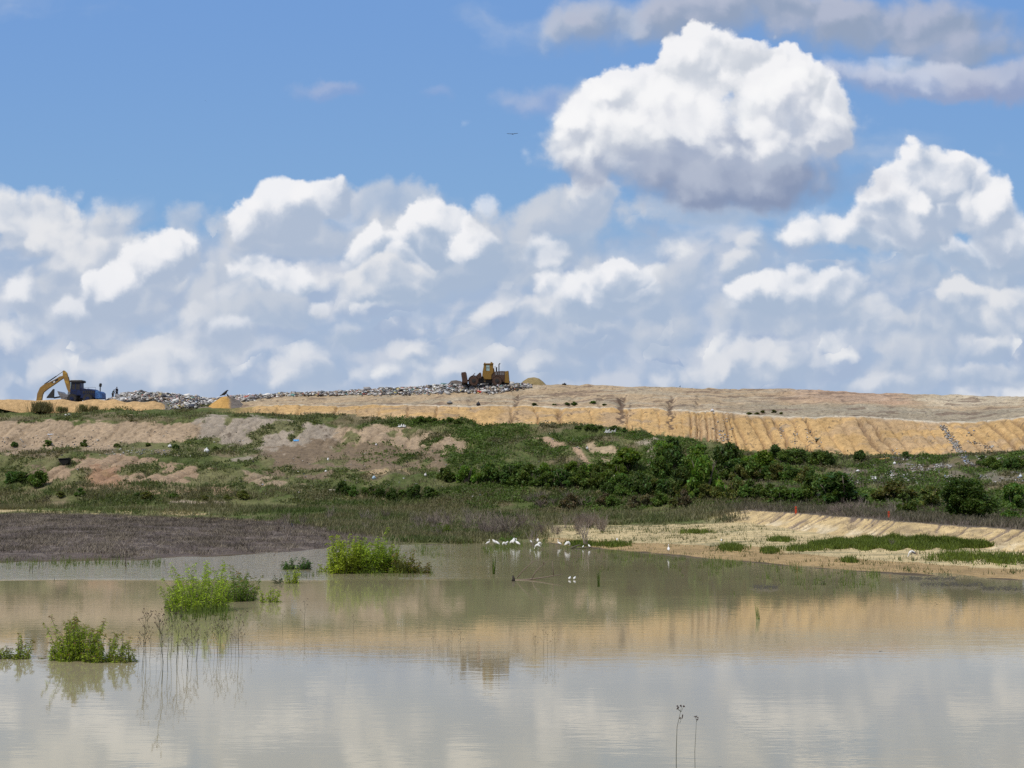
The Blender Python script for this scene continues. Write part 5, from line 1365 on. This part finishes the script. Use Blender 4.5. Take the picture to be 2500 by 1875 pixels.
for (qx, qy) in ((1391, 1415), (1403, 1415)):
    p = on_water(qx, qy); m = MB()
    m.loft([(-.13, 0, .03), (-.06, 0, .07), (.02, 0, .08), (.06, 0, .11), (.09, 0, .13), (.13, 0, .12)], [.012, .05, .055, .03, .025, .006], 8)
    o = m.build('floating_bird', M_FEATH, None, smooth=True); o.location = p; o.rotation_euler = (0, 0, 1.2)
    tag(o, 'left of two small white floating birds below the driftwood' if qx < 1400 else 'right of two small white floating birds below the driftwood', 'bird')
def flying(name, qx, qy, D, span, label, bank=0.0, yaw=0.0):
    e = empty(name, pt(qx, qy, D)); e.rotation_euler = (.38, bank, yaw); e.scale = (span,) * 3
    b = MB(); b.loft([(0, -.20, .0), (0, -.12, 0), (0, 0, -.01), (0, .12, -.01), (0, .18, -.01), (0, .23, -.03)], [.01, .03, .045, .035, .022, .004], 8)
    b.build('body', M_BLACKF, e, smooth=True)
    for s_ in (-1, 1):
        m = MB(); top = []
        ring = [(0, .07, .012), (s_ * .2, .08, .03), (s_ * .38, .06, .045), (s_ * .50, .0, .05), (s_ * .47, -.05, .045), (s_ * .36, -.07, .035), (s_ * .2, -.09, .02), (0, -.08, .0)]
        n = len(ring); vs = ring + [(x, y, z - .012) for x, y, z in ring]
        m.add(vs, [tuple(range(n)), tuple(range(n, 2 * n))[::-1]] + [(i, (i + 1) % n, n + (i + 1) % n, n + i) for i in range(n)])
        m.build('wing', M_BLACKF, e)
    t = MB(); t.prism([(-.03, -.012), (.03, -.012), (.03, -.002), (-.03, -.002)], -.32, -.15); t.build('tail', M_BLACKF, e)
    return tag(e, label, 'bird')
flying('soaring_bird', 1251, 327, 150, 1.28, 'black bird soaring with spread wings below the great cloud', -.07, .15)
flying('soaring_bird', 502, 246, 420, .75, 'faint distant bird gliding high at left', .6, .3)
flying('soaring_bird', 285, 439, 420, .45, 'tiny dark speck of a bird above the left clouds', .2, .3)

# ------------------------------------------------------------------ stakes
for (qx, qy, h_, lb) in ((1943, 1254, 17, 'orange red marker stake on the berm, left one'), (2171, 1266, 18, 'orange red marker stake on the berm, right one')):
    p, _, _ = place(qx, qy); m = MB(); h2 = h_ * p.y / F; w2 = 4.6 * p.y / F / 2
    m.prism([(-w2, -.15), (w2, -.15), (w2, h2 * .96), (w2 * .2, h2), (-w2, h2 * .94)], -.025, .025)
    e = empty('marker_stake', p); m.build('post', M_RED, e, bevel=.01)
    b = MB(); b.box(-w2 * 1.02, w2 * 1.02, -.03, .03, h2 * .70, h2 * .78); b.build('reflector', M_DARK, e)
    tag(e, lb, 'marker stake', None)

# ------------------------------------------------------------------ machines
def arc(cx, cz, r_, a0, a1, n): return [(cx + r_ * math.cos(a0 + (a1 - a0) * i / n), cz + r_ * math.sin(a0 + (a1 - a0) * i / n)) for i in range(n + 1)]
def steel_wheel(parent, cx, cz, cy, r_, wd, mw, mh):
    m = MB(); m.cyl((cx, cy - wd / 2, cz), (cx, cy + wd / 2, cz), r_ * .90, n=28)
    for k in range(18):
        a = 2 * math.pi * k / 18
        for yy in (-wd / 2 + .1, -.05, wd / 2 - .2):
            c0 = Vector((cx + math.cos(a) * r_ * .93, cy + yy + .05, cz + math.sin(a) * r_ * .93))
            R3 = Matrix.Rotation(-a, 3, 'Y'); s_ = .09
            vs = [c0 + R3 @ Vector((x, y, z)) for x in (-s_, s_) for y in (-.07, .07) for z in (-.07, .07)]
            m.add(vs, [(0, 1, 3, 2), (4, 6, 7, 5), (0, 4, 5, 1), (2, 3, 7, 6), (0, 2, 6, 4), (1, 5, 7, 3)])
    w_ = m.build('wheel', mw, parent)
    h = MB(); h.cyl((cx, cy - wd / 2 - .06, cz), (cx, cy - wd / 2 + .02, cz), r_ * .42, n=20); h.cyl((cx, cy - wd / 2 - .12, cz), (cx, cy - wd / 2, cz), r_ * .18, n=14)
    h.build('hub', mh, w_); return w_
def xf(k, ox, oz): return lambda pts_: [((x - ox) * k, (oz - y) * k) for x, y in pts_]
# yellow compactor: side drawing coordinates taken in units of 8 mm
k = .00802; q = xf(k, 725, 650)
p, _, _ = place(1184, 939, 9.2, 10.3); Pm = Vector((pt(1185, 938, 231).x, 230, pt(1185, 937.5, 230).z))
yc_ = empty('landfill_compactor', Pm, .05)
tag(yc_, 'rusty yellow landfill compactor with cab, spiked steel wheels and raised blade on the hilltop', 'compactor')
W2 = 1.25
m = MB(); m.prism(q([(672, 395), (700, 240), (885, 240), (890, 420), (850, 470), (848, 560), (712, 560), (662, 485)]), -.85, .85)
m.build('cab', M_YEL, yc_, bevel=.03); cabo = yc_.children[-1]
m = MB(); m.prism(q([(690, 232), (890, 228), (893, 246), (688, 250)]), -.95, .95); m.prism(q([(700, 212), (728, 212), (726, 234), (702, 234)]), -.5, -.2)
m.build('cab_roof', M_YEL, cabo, bevel=.02)
for s_ in (-1, 1):
    m = MB(); m.prism(q([(738, 268), (808, 268), (812, 385), (742, 385)]), s_ * .85 - .012, s_ * .85 + .012); m.build('window', M_GLASS, cabo)
    m = MB(); m.prism(q([(732, 262), (736, 262), (742, 391), (736, 391)]), s_ * .86 - .02, s_ * .86 + .02)
    m.prism(q([(738, 320), (808, 320), (808, 326), (738, 326)]), s_ * .865 - .02, s_ * .865 + .02); m.build('window_frame', M_DARK, cabo)
m = MB(); m.prism(q([(668, 392), (694, 252), (702, 252), (678, 392)]), -.70, .70); m.build('windscreen', M_GLASS, cabo)
m = MB(); m.prism(q([(826, 232), (840, 186), (880, 212), (888, 232)]), -.12, .12); m.build('air_conditioner', M_YEL, cabo, bevel=.01)
m = MB(); m.prism(q([(880, 330), (905, 330), (915, 400), (1060, 388), (1190, 392), (1192, 470), (1135, 480), (1125, 620), (1060, 610), (1050, 540), (1000, 520), (900, 540), (880, 580), (848, 560), (850, 470), (890, 420)]), -.78, .78)
m.build('engine_hood', M_RUST, yc_, bevel=.03); hood = yc_.children[-1]
m = MB()
for i in range(5): m.prism(q([(930 + i * 48, 415), (962 + i * 48, 412), (962 + i * 48, 470), (930 + i * 48, 474)]), -.80, -.785)
m.build('side_grille', M_GREY, hood)
m = MB(); m.prism(q([(1128, 396), (1195, 384), (1212, 560), (1218, 640), (1122, 632), (1130, 480)]), -.98, .98); m.build('radiator_guard', M_YEL, yc_, bevel=.03)
m = MB(); m.prism(q([(1196, 390), (1204, 390), (1222, 600), (1214, 600)]), -.9, .9); m.prism(q([(1120, 640), (1215, 640), (1215, 655), (1120, 655)]), -.7, .7); m.build('rear_grille', M_DARK, yc_)
m = MB(); m.cyl((q([(1008, 392)])[0][0], 0, q([(1008, 392)])[0][1]), (q([(1008, 235)])[0][0], 0, q([(1008, 235)])[0][1]), .085, n=12)
a_, b_ = q([(1008, 240)])[0], q([(1034, 220)])[0]; m.cyl((a_[0], 0, a_[1]), (b_[0], 0, b_[1]), .085, n=12); m.build('exhaust_pipe', M_DARK, yc_, smooth=False)
m = MB(); a_, b_ = q([(957, 400)])[0], q([(957, 312)])[0]; m.cyl((a_[0], .25, a_[1]), (b_[0], .25, b_[1]), .12, n=14); m.cyl((a_[0], .25, b_[1]), (a_[0], .25, b_[1] + .1), .16, n=14); m.build('air_cleaner', M_DARK, yc_)
m = MB(); m.prism(q([(395, 560), (420, 530), (560, 540), (640, 500), (700, 500), (715, 565), (850, 565), (1060, 590), (1120, 590), (1120, 640), (600, 640), (420, 635)]), -.45, .45); m.build('chassis', M_DARK, yc_, bevel=.02)
m = MB(); m.prism(q([(525, 495), (600, 425), (625, 418), (640, 440), (648, 500), (640, 545), (560, 540)]), -.75, .75); m.build('front_guard', M_RUST, yc_, bevel=.02)
for cx_ in (482, 962):
    ring = arc(0, 0, .92, math.radians(18), math.radians(162), 14) + arc(0, 0, .80, math.radians(162), math.radians(18), 14)
    a_ = q([(cx_, 602)])[0]
    for s_ in (-1, 1):
        m = MB(); m.prism([(x + a_[0], z + a_[1]) for x, z in ring], s_ * W2 - .35, s_ * W2 + .35); m.build('fender', M_RUST, yc_)
        steel_wheel(yc_, a_[0], a_[1], s_ * W2, .80, .75, M_RUST, M_DARK)
m = MB(); m.prism(q([(228, 432), (318, 418), (345, 555), (362, 640), (240, 640), (250, 560)]), -1.75, 1.75); m.build('blade', M_RUST, yc_, bevel=.03); bl = yc_.children[-1]
m = MB(); 
for yy in (-1.6, -.8, 0, .8, 1.6): m.prism(q([(318, 440), (332, 440), (362, 620), (346, 620)]), yy - .05, yy + .05)
m.build('blade_rib', M_DARK, bl)
for s_ in (-1, 1):
    m = MB(); m.prism(q([(345, 590), (350, 570), (560, 590), (560, 612)]), s_ * .55 - .09, s_ * .55 + .09); m.build('push_arm', M_RUST, yc_)
    m = MB(); a_, b_, c_ = q([(400, 540)])[0], q([(455, 488)])[0], q([(512, 430)])[0]
    m.cyl((a_[0], s_ * .35, a_[1]), (b_[0], s_ * .35, b_[1]), .10, n=10); m.cyl((b_[0], s_ * .35, b_[1]), (c_[0], s_ * .35, c_[1]), .055, n=10); m.build('hydraulic_cylinder', M_GREY, yc_)
m = MB(); a_ = q([(690, 610)])[0]
for zz in (0, .25, .5): m.box(a_[0], a_[0] + .35, -1.0, -.88, a_[1] + zz, a_[1] + zz + .04)
m.build('step', M_YEL, yc_)
m = MB()
for (x0_, y0_, x1_, y1_) in ((905, 300, 905, 390), (940, 285, 940, 390), (905, 300, 940, 285)):
    a_, b_ = q([(x0_, y0_)])[0], q([(x1_, y1_)])[0]; m.cyl((a_[0], -.7, a_[1]), (b_[0], -.7, b_[1]), .022, n=6)
m.build('handrail', M_GREY, yc_)

# blue machine
k = .0074; q = xf(k, 1200, 800)
bmach = empty('blue_compactor', Vector((pt(200, 980, 233).x, 233, pt(200, 977.5, 233).z)), -.04)
tag(bmach, 'dark blue landfill compactor with round topped cab behind the sand ridge', 'compactor')
m = MB(); m.prism(q([(965, 700), (960, 560), (985, 395), (1195, 395), (1200, 530), (1215, 700)]), -.8, .8); m.build('cab', M_BLUE, bmach, bevel=.05); cabo = bmach.children[-1]
m = MB(); m.prism(q([(945, 372), (965, 352), (1225, 350), (1242, 366), (1235, 392), (1200, 402), (970, 402), (945, 390)]), -.95, .95); m.build('cab_roof', M_DARK, cabo, bevel=.03)
m = MB(); m.prism(q([(965, 346), (1225, 344), (1228, 352), (962, 354)]), -.9, .9); m.build('roof_top', M_WHITE, cabo)
for s_ in (-1, 1):
    m = MB(); m.prism(q([(1000, 420), (1075, 420), (1070, 560), (995, 560)]), s_ * .8 - .01, s_ * .8 + .012); m.prism(q([(1095, 420), (1180, 420), (1182, 560), (1092, 560)]), s_ * .8 - .01, s_ * .8 + .012); m.build('window', M_TINT if 'M_TINT' in globals() else M_DARK, cabo)
m = MB(); m.prism(q([(955, 560), (960, 430), (980, 400), (990, 400), (975, 560)]), -.72, .72); m.build('windscreen', M_GLASS, cabo)
m = MB(); m.prism(q([(1200, 520), (1240, 524), (1330, 545), (1440, 560), (1545, 585), (1545, 760), (1200, 760)]), -.75, .75); m.build('engine_hood', M_BLUE, bmach, bevel=.04); hood = bmach.children[-1]
m = MB()
for i in range(6): m.prism(q([(1250 + i * 46, 585), (1284 + i * 46, 590), (1284 + i * 46, 650), (1250 + i * 46, 650)]), -.77, -.755)
m.build('side_grille', M_DARK, hood)
m = MB(); m.prism(q([(1545, 580), (1660, 605), (1702, 640), (1712, 770), (1548, 772)]), -.95, .95); m.build('counterweight', M_BLUE2, bmach, bevel=.05)
m = MB(); m.prism(q([(1340, 538), (1540, 560), (1560, 590), (1440, 572), (1340, 552)]), -.68, .68); m.build('hood_lid', M_BLUE2, bmach, bevel=.02)
m = MB(); a_, b_, c_ = q([(1612, 605)])[0], q([(1612, 490)])[0], q([(1620, 425)])[0]
m.cyl((a_[0], 0, a_[1]), (b_[0], 0, b_[1]), .09, n=12); m.cyl((b_[0], 0, b_[1]), (c_[0], 0, c_[1]), .22, .22, n=14); m.cyl((c_[0], 0, c_[1]), (c_[0], 0, c_[1] + .08), .16, n=14); m.build('exhaust_pipe', M_DARK, bmach)
m = MB()
for (x0_, y0_, x1_, y1_) in ((1215, 512, 1540, 512), (1540, 512, 1542, 570), (1215, 512, 1215, 525), (1380, 512, 1380, 550)):
    a_, b_ = q([(x0_, y0_)])[0], q([(x1_, y1_)])[0]; m.cyl((a_[0], -.7, a_[1]), (b_[0], -.7, b_[1]), .02, n=6)
m.build('handrail', M_DARK, bmach)
m = MB(); m.prism(q([(800, 700), (960, 690), (1545, 750), (1545, 800), (860, 800)]), -.4, .4); m.build('chassis', M_DARK, bmach)
for cx_ in (1040, 1400):
    a_ = q([(cx_, 775)])[0]
    for s_ in (-1, 1): steel_wheel(bmach, a_[0], a_[1], s_ * 1.2, .80, .8, M_DARK, M_BLUE)
m = MB(); m.prism(q([(700, 600), (725, 604), (765, 642), (930, 680), (965, 720), (960, 785), (800, 790), (770, 720), (735, 690)]), -1.5, 1.5); m.build('blade', M_GREY, bmach, bevel=.02)
m = MB(); m.prism(q([(462, 760), (470, 735), (608, 556), (632, 556), (630, 760)]), -1.6, -1.3); m.prism(q([(600, 740), (830, 700), (830, 735), (620, 770)]), -1.3, -1.1); m.build('blade_wing', M_DARK, bmach, bevel=.01)

# excavator: only its arm rises above the sand ridge
k = .0079; q = xf(k, 250, 770)
ex = empty('excavator', Vector((pt(97, 972, 246).x, 246, pt(97, 973.5, 246).z)), 0)
tag(ex, 'yellow excavator arm reaching up behind the sand ridge at far left', 'excavator')
m = MB(); m.prism(q([(150, 960), (190, 770), (200, 660), (258, 520), (330, 462), (450, 408), (560, 352), (700, 268), (762, 255), (778, 285), (770, 312), (700, 360), (560, 462), (440, 545), (345, 622), (318, 680), (305, 770), (300, 960)]), -.28, .28)
m.build('boom', M_YEL2, ex, bevel=.03); boom = ex.children[-1]
m = MB(); m.prism(q([(505, 398), (650, 318), (668, 345), (560, 425), (520, 410)]), -.30, -.283); m.build('boom_stripe', M_DARK, boom)
m = MB(); m.prism(q([(545, 392), (590, 366), (604, 400), (568, 420)]), -.315, -.302); m.build('boom_mark', M_WHITE, boom)
m = MB(); m.prism(q([(757, 150), (775, 132), (800, 142), (848, 190), (884, 300), (915, 400), (948, 570), (948, 650), (905, 640), (860, 545), (788, 330), (760, 260)]), -.24, .24); m.build('stick', M_YEL2, ex, bevel=.03); stk_ = ex.children[-1]
m = MB()
for (x0_, y0_, x1_, y1_, rr_) in ((345, 446, 610, 262, .10), (610, 262, 770, 146, .05)):
    a_, b_ = q([(x0_, y0_)])[0], q([(x1_, y1_)])[0]; m.cyl((a_[0], 0, a_[1]), (b_[0], 0, b_[1]), rr_, n=12)
m.build('stick_cylinder', M_DARK, ex)
m = MB()
for (x0_, y0_, x1_, y1_, rr_) in ((878, 280, 925, 450, .09), (925, 450, 950, 560, .05)):
    a_, b_ = q([(x0_, y0_)])[0], q([(x1_, y1_)])[0]; m.cyl((a_[0], 0, a_[1]), (b_[0], 0, b_[1]), rr_, n=12)
m.build('bucket_cylinder', M_DARK, stk_)
m = MB(); m.prism(q([(900, 620), (960, 620), (1010, 690), (1000, 790), (900, 830), (820, 780), (880, 740)]), -.55, .55); m.build('bucket', M_GREY, ex, bevel=.02)
m = MB(); m.prism(q([(-240, 1180), (-240, 985), (-190, 960), (160, 960), (175, 1180)]), -1.3, 1.3); m.build('house', M_YEL2, ex, bevel=.06)
for s_ in (-1, 1):
    m = MB(); m.prism(q(arc(-150, 1290, 70, math.pi * .5, math.pi * 1.5, 8) + arc(260, 1290, 70, -math.pi * .5, math.pi * .5, 8)), s_ * 1.2 - .3, s_ * 1.2 + .3); m.build('track', M_DARK, ex)
m = MB(); a_ = q([(20, 1220)])[0]; m.cyl((a_[0], 0, a_[1] - .3), (a_[0], 0, a_[1] + .4), .9, n=20); m.box(a_[0] - 1.6, a_[0] + 1.6, -1, 1, a_[1] - .75, a_[1] - .25); m.build('undercarriage', M_DARK, ex)

# ------------------------------------------------------------------ people
def person(label, pos, rz, pose, shirt, trousers):
    e = empty('person', pos, rz)
    J = {'pelvis': (0, 0, .95), 'waist': (0, 0, 1.10), 'chest': (.02, 0, 1.35), 'neck': (.02, 0, 1.52), 'head': (.03, 0, 1.62), 'crown': (.03, 0, 1.73)}
    if pose == 'bend': J.update(chest=(.10, 0, 1.30), neck=(.18, 0, 1.45), head=(.23, 0, 1.54), crown=(.26, 0, 1.64))
    R = {'pelvis': .13, 'waist': .115, 'chest': .14, 'neck': .052, 'head': .09, 'crown': .075}
    E_ = [('pelvis', 'waist'), ('waist', 'chest'), ('chest', 'neck'), ('neck', 'head'), ('head', 'crown')]
    cx = J['chest'][0]; cz = J['chest'][2]
    for s_, nm in ((-1, 'r'), (1, 'l')):
        arm = [(cx, s_ * .19, cz + .08), (cx - .02 + (.14 if pose == 'bend' else 0), s_ * .25, cz - .20), (cx + .16 + (.10 if pose == 'bend' else 0), s_ * .22, cz - .36), (cx + .21 + (.10 if pose == 'bend' else 0), s_ * .21, cz - .40)]
        for n_, p_, r_ in zip(('sh', 'el', 'wr', 'pa'), arm, (.062, .045, .032, .036)): J[n_ + nm] = p_; R[n_ + nm] = r_
        E_ += [('chest', 'sh' + nm), ('sh' + nm, 'el' + nm), ('el' + nm, 'wr' + nm), ('wr' + nm, 'pa' + nm)]
        pa = Vector(J['pa' + nm])
        for f_ in range(5):
            off = Vector((.05 + (.02 if f_ in (1, 2) else 0), (-.03 + .017 * f_) * s_ if f_ else .05 * s_, -.03 if f_ else .01))
            J['f%d%s' % (f_, nm)] = tuple(pa + off); R['f%d%s' % (f_, nm)] = .009
            J['g%d%s' % (f_, nm)] = tuple(pa + off + Vector((.012, 0, -.03))); R['g%d%s' % (f_, nm)] = .008
            E_ += [('pa' + nm, 'f%d%s' % (f_, nm)), ('f%d%s' % (f_, nm), 'g%d%s' % (f_, nm))]
        leg = [(0, s_ * .10, .88), (.04 * s_ + .03, s_ * .11, .50), (.07 * s_ - .02, s_ * .12, .08), (.07 * s_ + .12, s_ * .13, .035)]
        for n_, p_, r_ in zip(('hi', 'kn', 'an', 'to'), leg, (.10, .068, .045, .04)): J[n_ + nm] = p_; R[n_ + nm] = r_
        E_ += [('pelvis', 'hi' + nm), ('hi' + nm, 'kn' + nm), ('kn' + nm, 'an' + nm), ('an' + nm, 'to' + nm)]
    def skin(name, names, edges, mat_, grow, root):
        me = bpy.data.meshes.new(name); ids = {n_: i for i, n_ in enumerate(names)}
        me.from_pydata([J[n_] for n_ in names], [(ids[a], ids[b]) for a, b in edges if a in ids and b in ids], [])
        o = bpy.data.objects.new(name, me); COL.objects.link(o); o.parent = e; me.materials.append(mat_)
        o.modifiers.new('skin', 'SKIN'); sv = me.skin_vertices[0].data
        for n_, i in ids.items(): sv[i].radius = (R[n_] + grow, R[n_] + grow); sv[i].use_root = (n_ == root)
        sb = o.modifiers.new('sub', 'SUBSURF'); sb.levels = 1; sb.render_levels = 1
        dg = bpy.context.evaluated_depsgraph_get(); me2 = bpy.data.meshes.new_from_object(o.evaluated_get(dg))
        o.modifiers.clear(); o.data = me2
        if not me2.materials: me2.materials.append(mat_)
        me2.polygons.foreach_set('use_smooth', [True] * len(me2.polygons)); return o
    skin('body', list(J), E_, M_SKIN, 0, 'pelvis')
    skin('shirt', ['waist', 'chest', 'shr', 'elr', 'shl', 'ell', 'pelvis'], E_, shirt, .022, 'chest')
    skin('trousers', ['pelvis', 'hil', 'knl', 'anl', 'hir', 'knr', 'anr'], E_, trousers, .018, 'pelvis')
    h = MB(); hd = Vector(J['crown']); h.loft([hd - Vector((.03, 0, .10)), hd - Vector((.015, 0, .03)), hd + Vector((0, 0, .03)), hd + Vector((0, 0, .055))], [.085, .098, .075, .02], 10); h.build('hair', M_BLACKF, e, smooth=True)
    return tag(e, label, 'person')
person('person in a teal shirt bending over the refuse beside the blue machine', pt(275, 975, 235), -.2, 'bend', M_TEAL, M_DARK)
person('person in dark navy clothes standing upright on the refuse heap', pt(285, 970, 235.5), 2.6, 'stand', M_NAVY, M_NAVY)
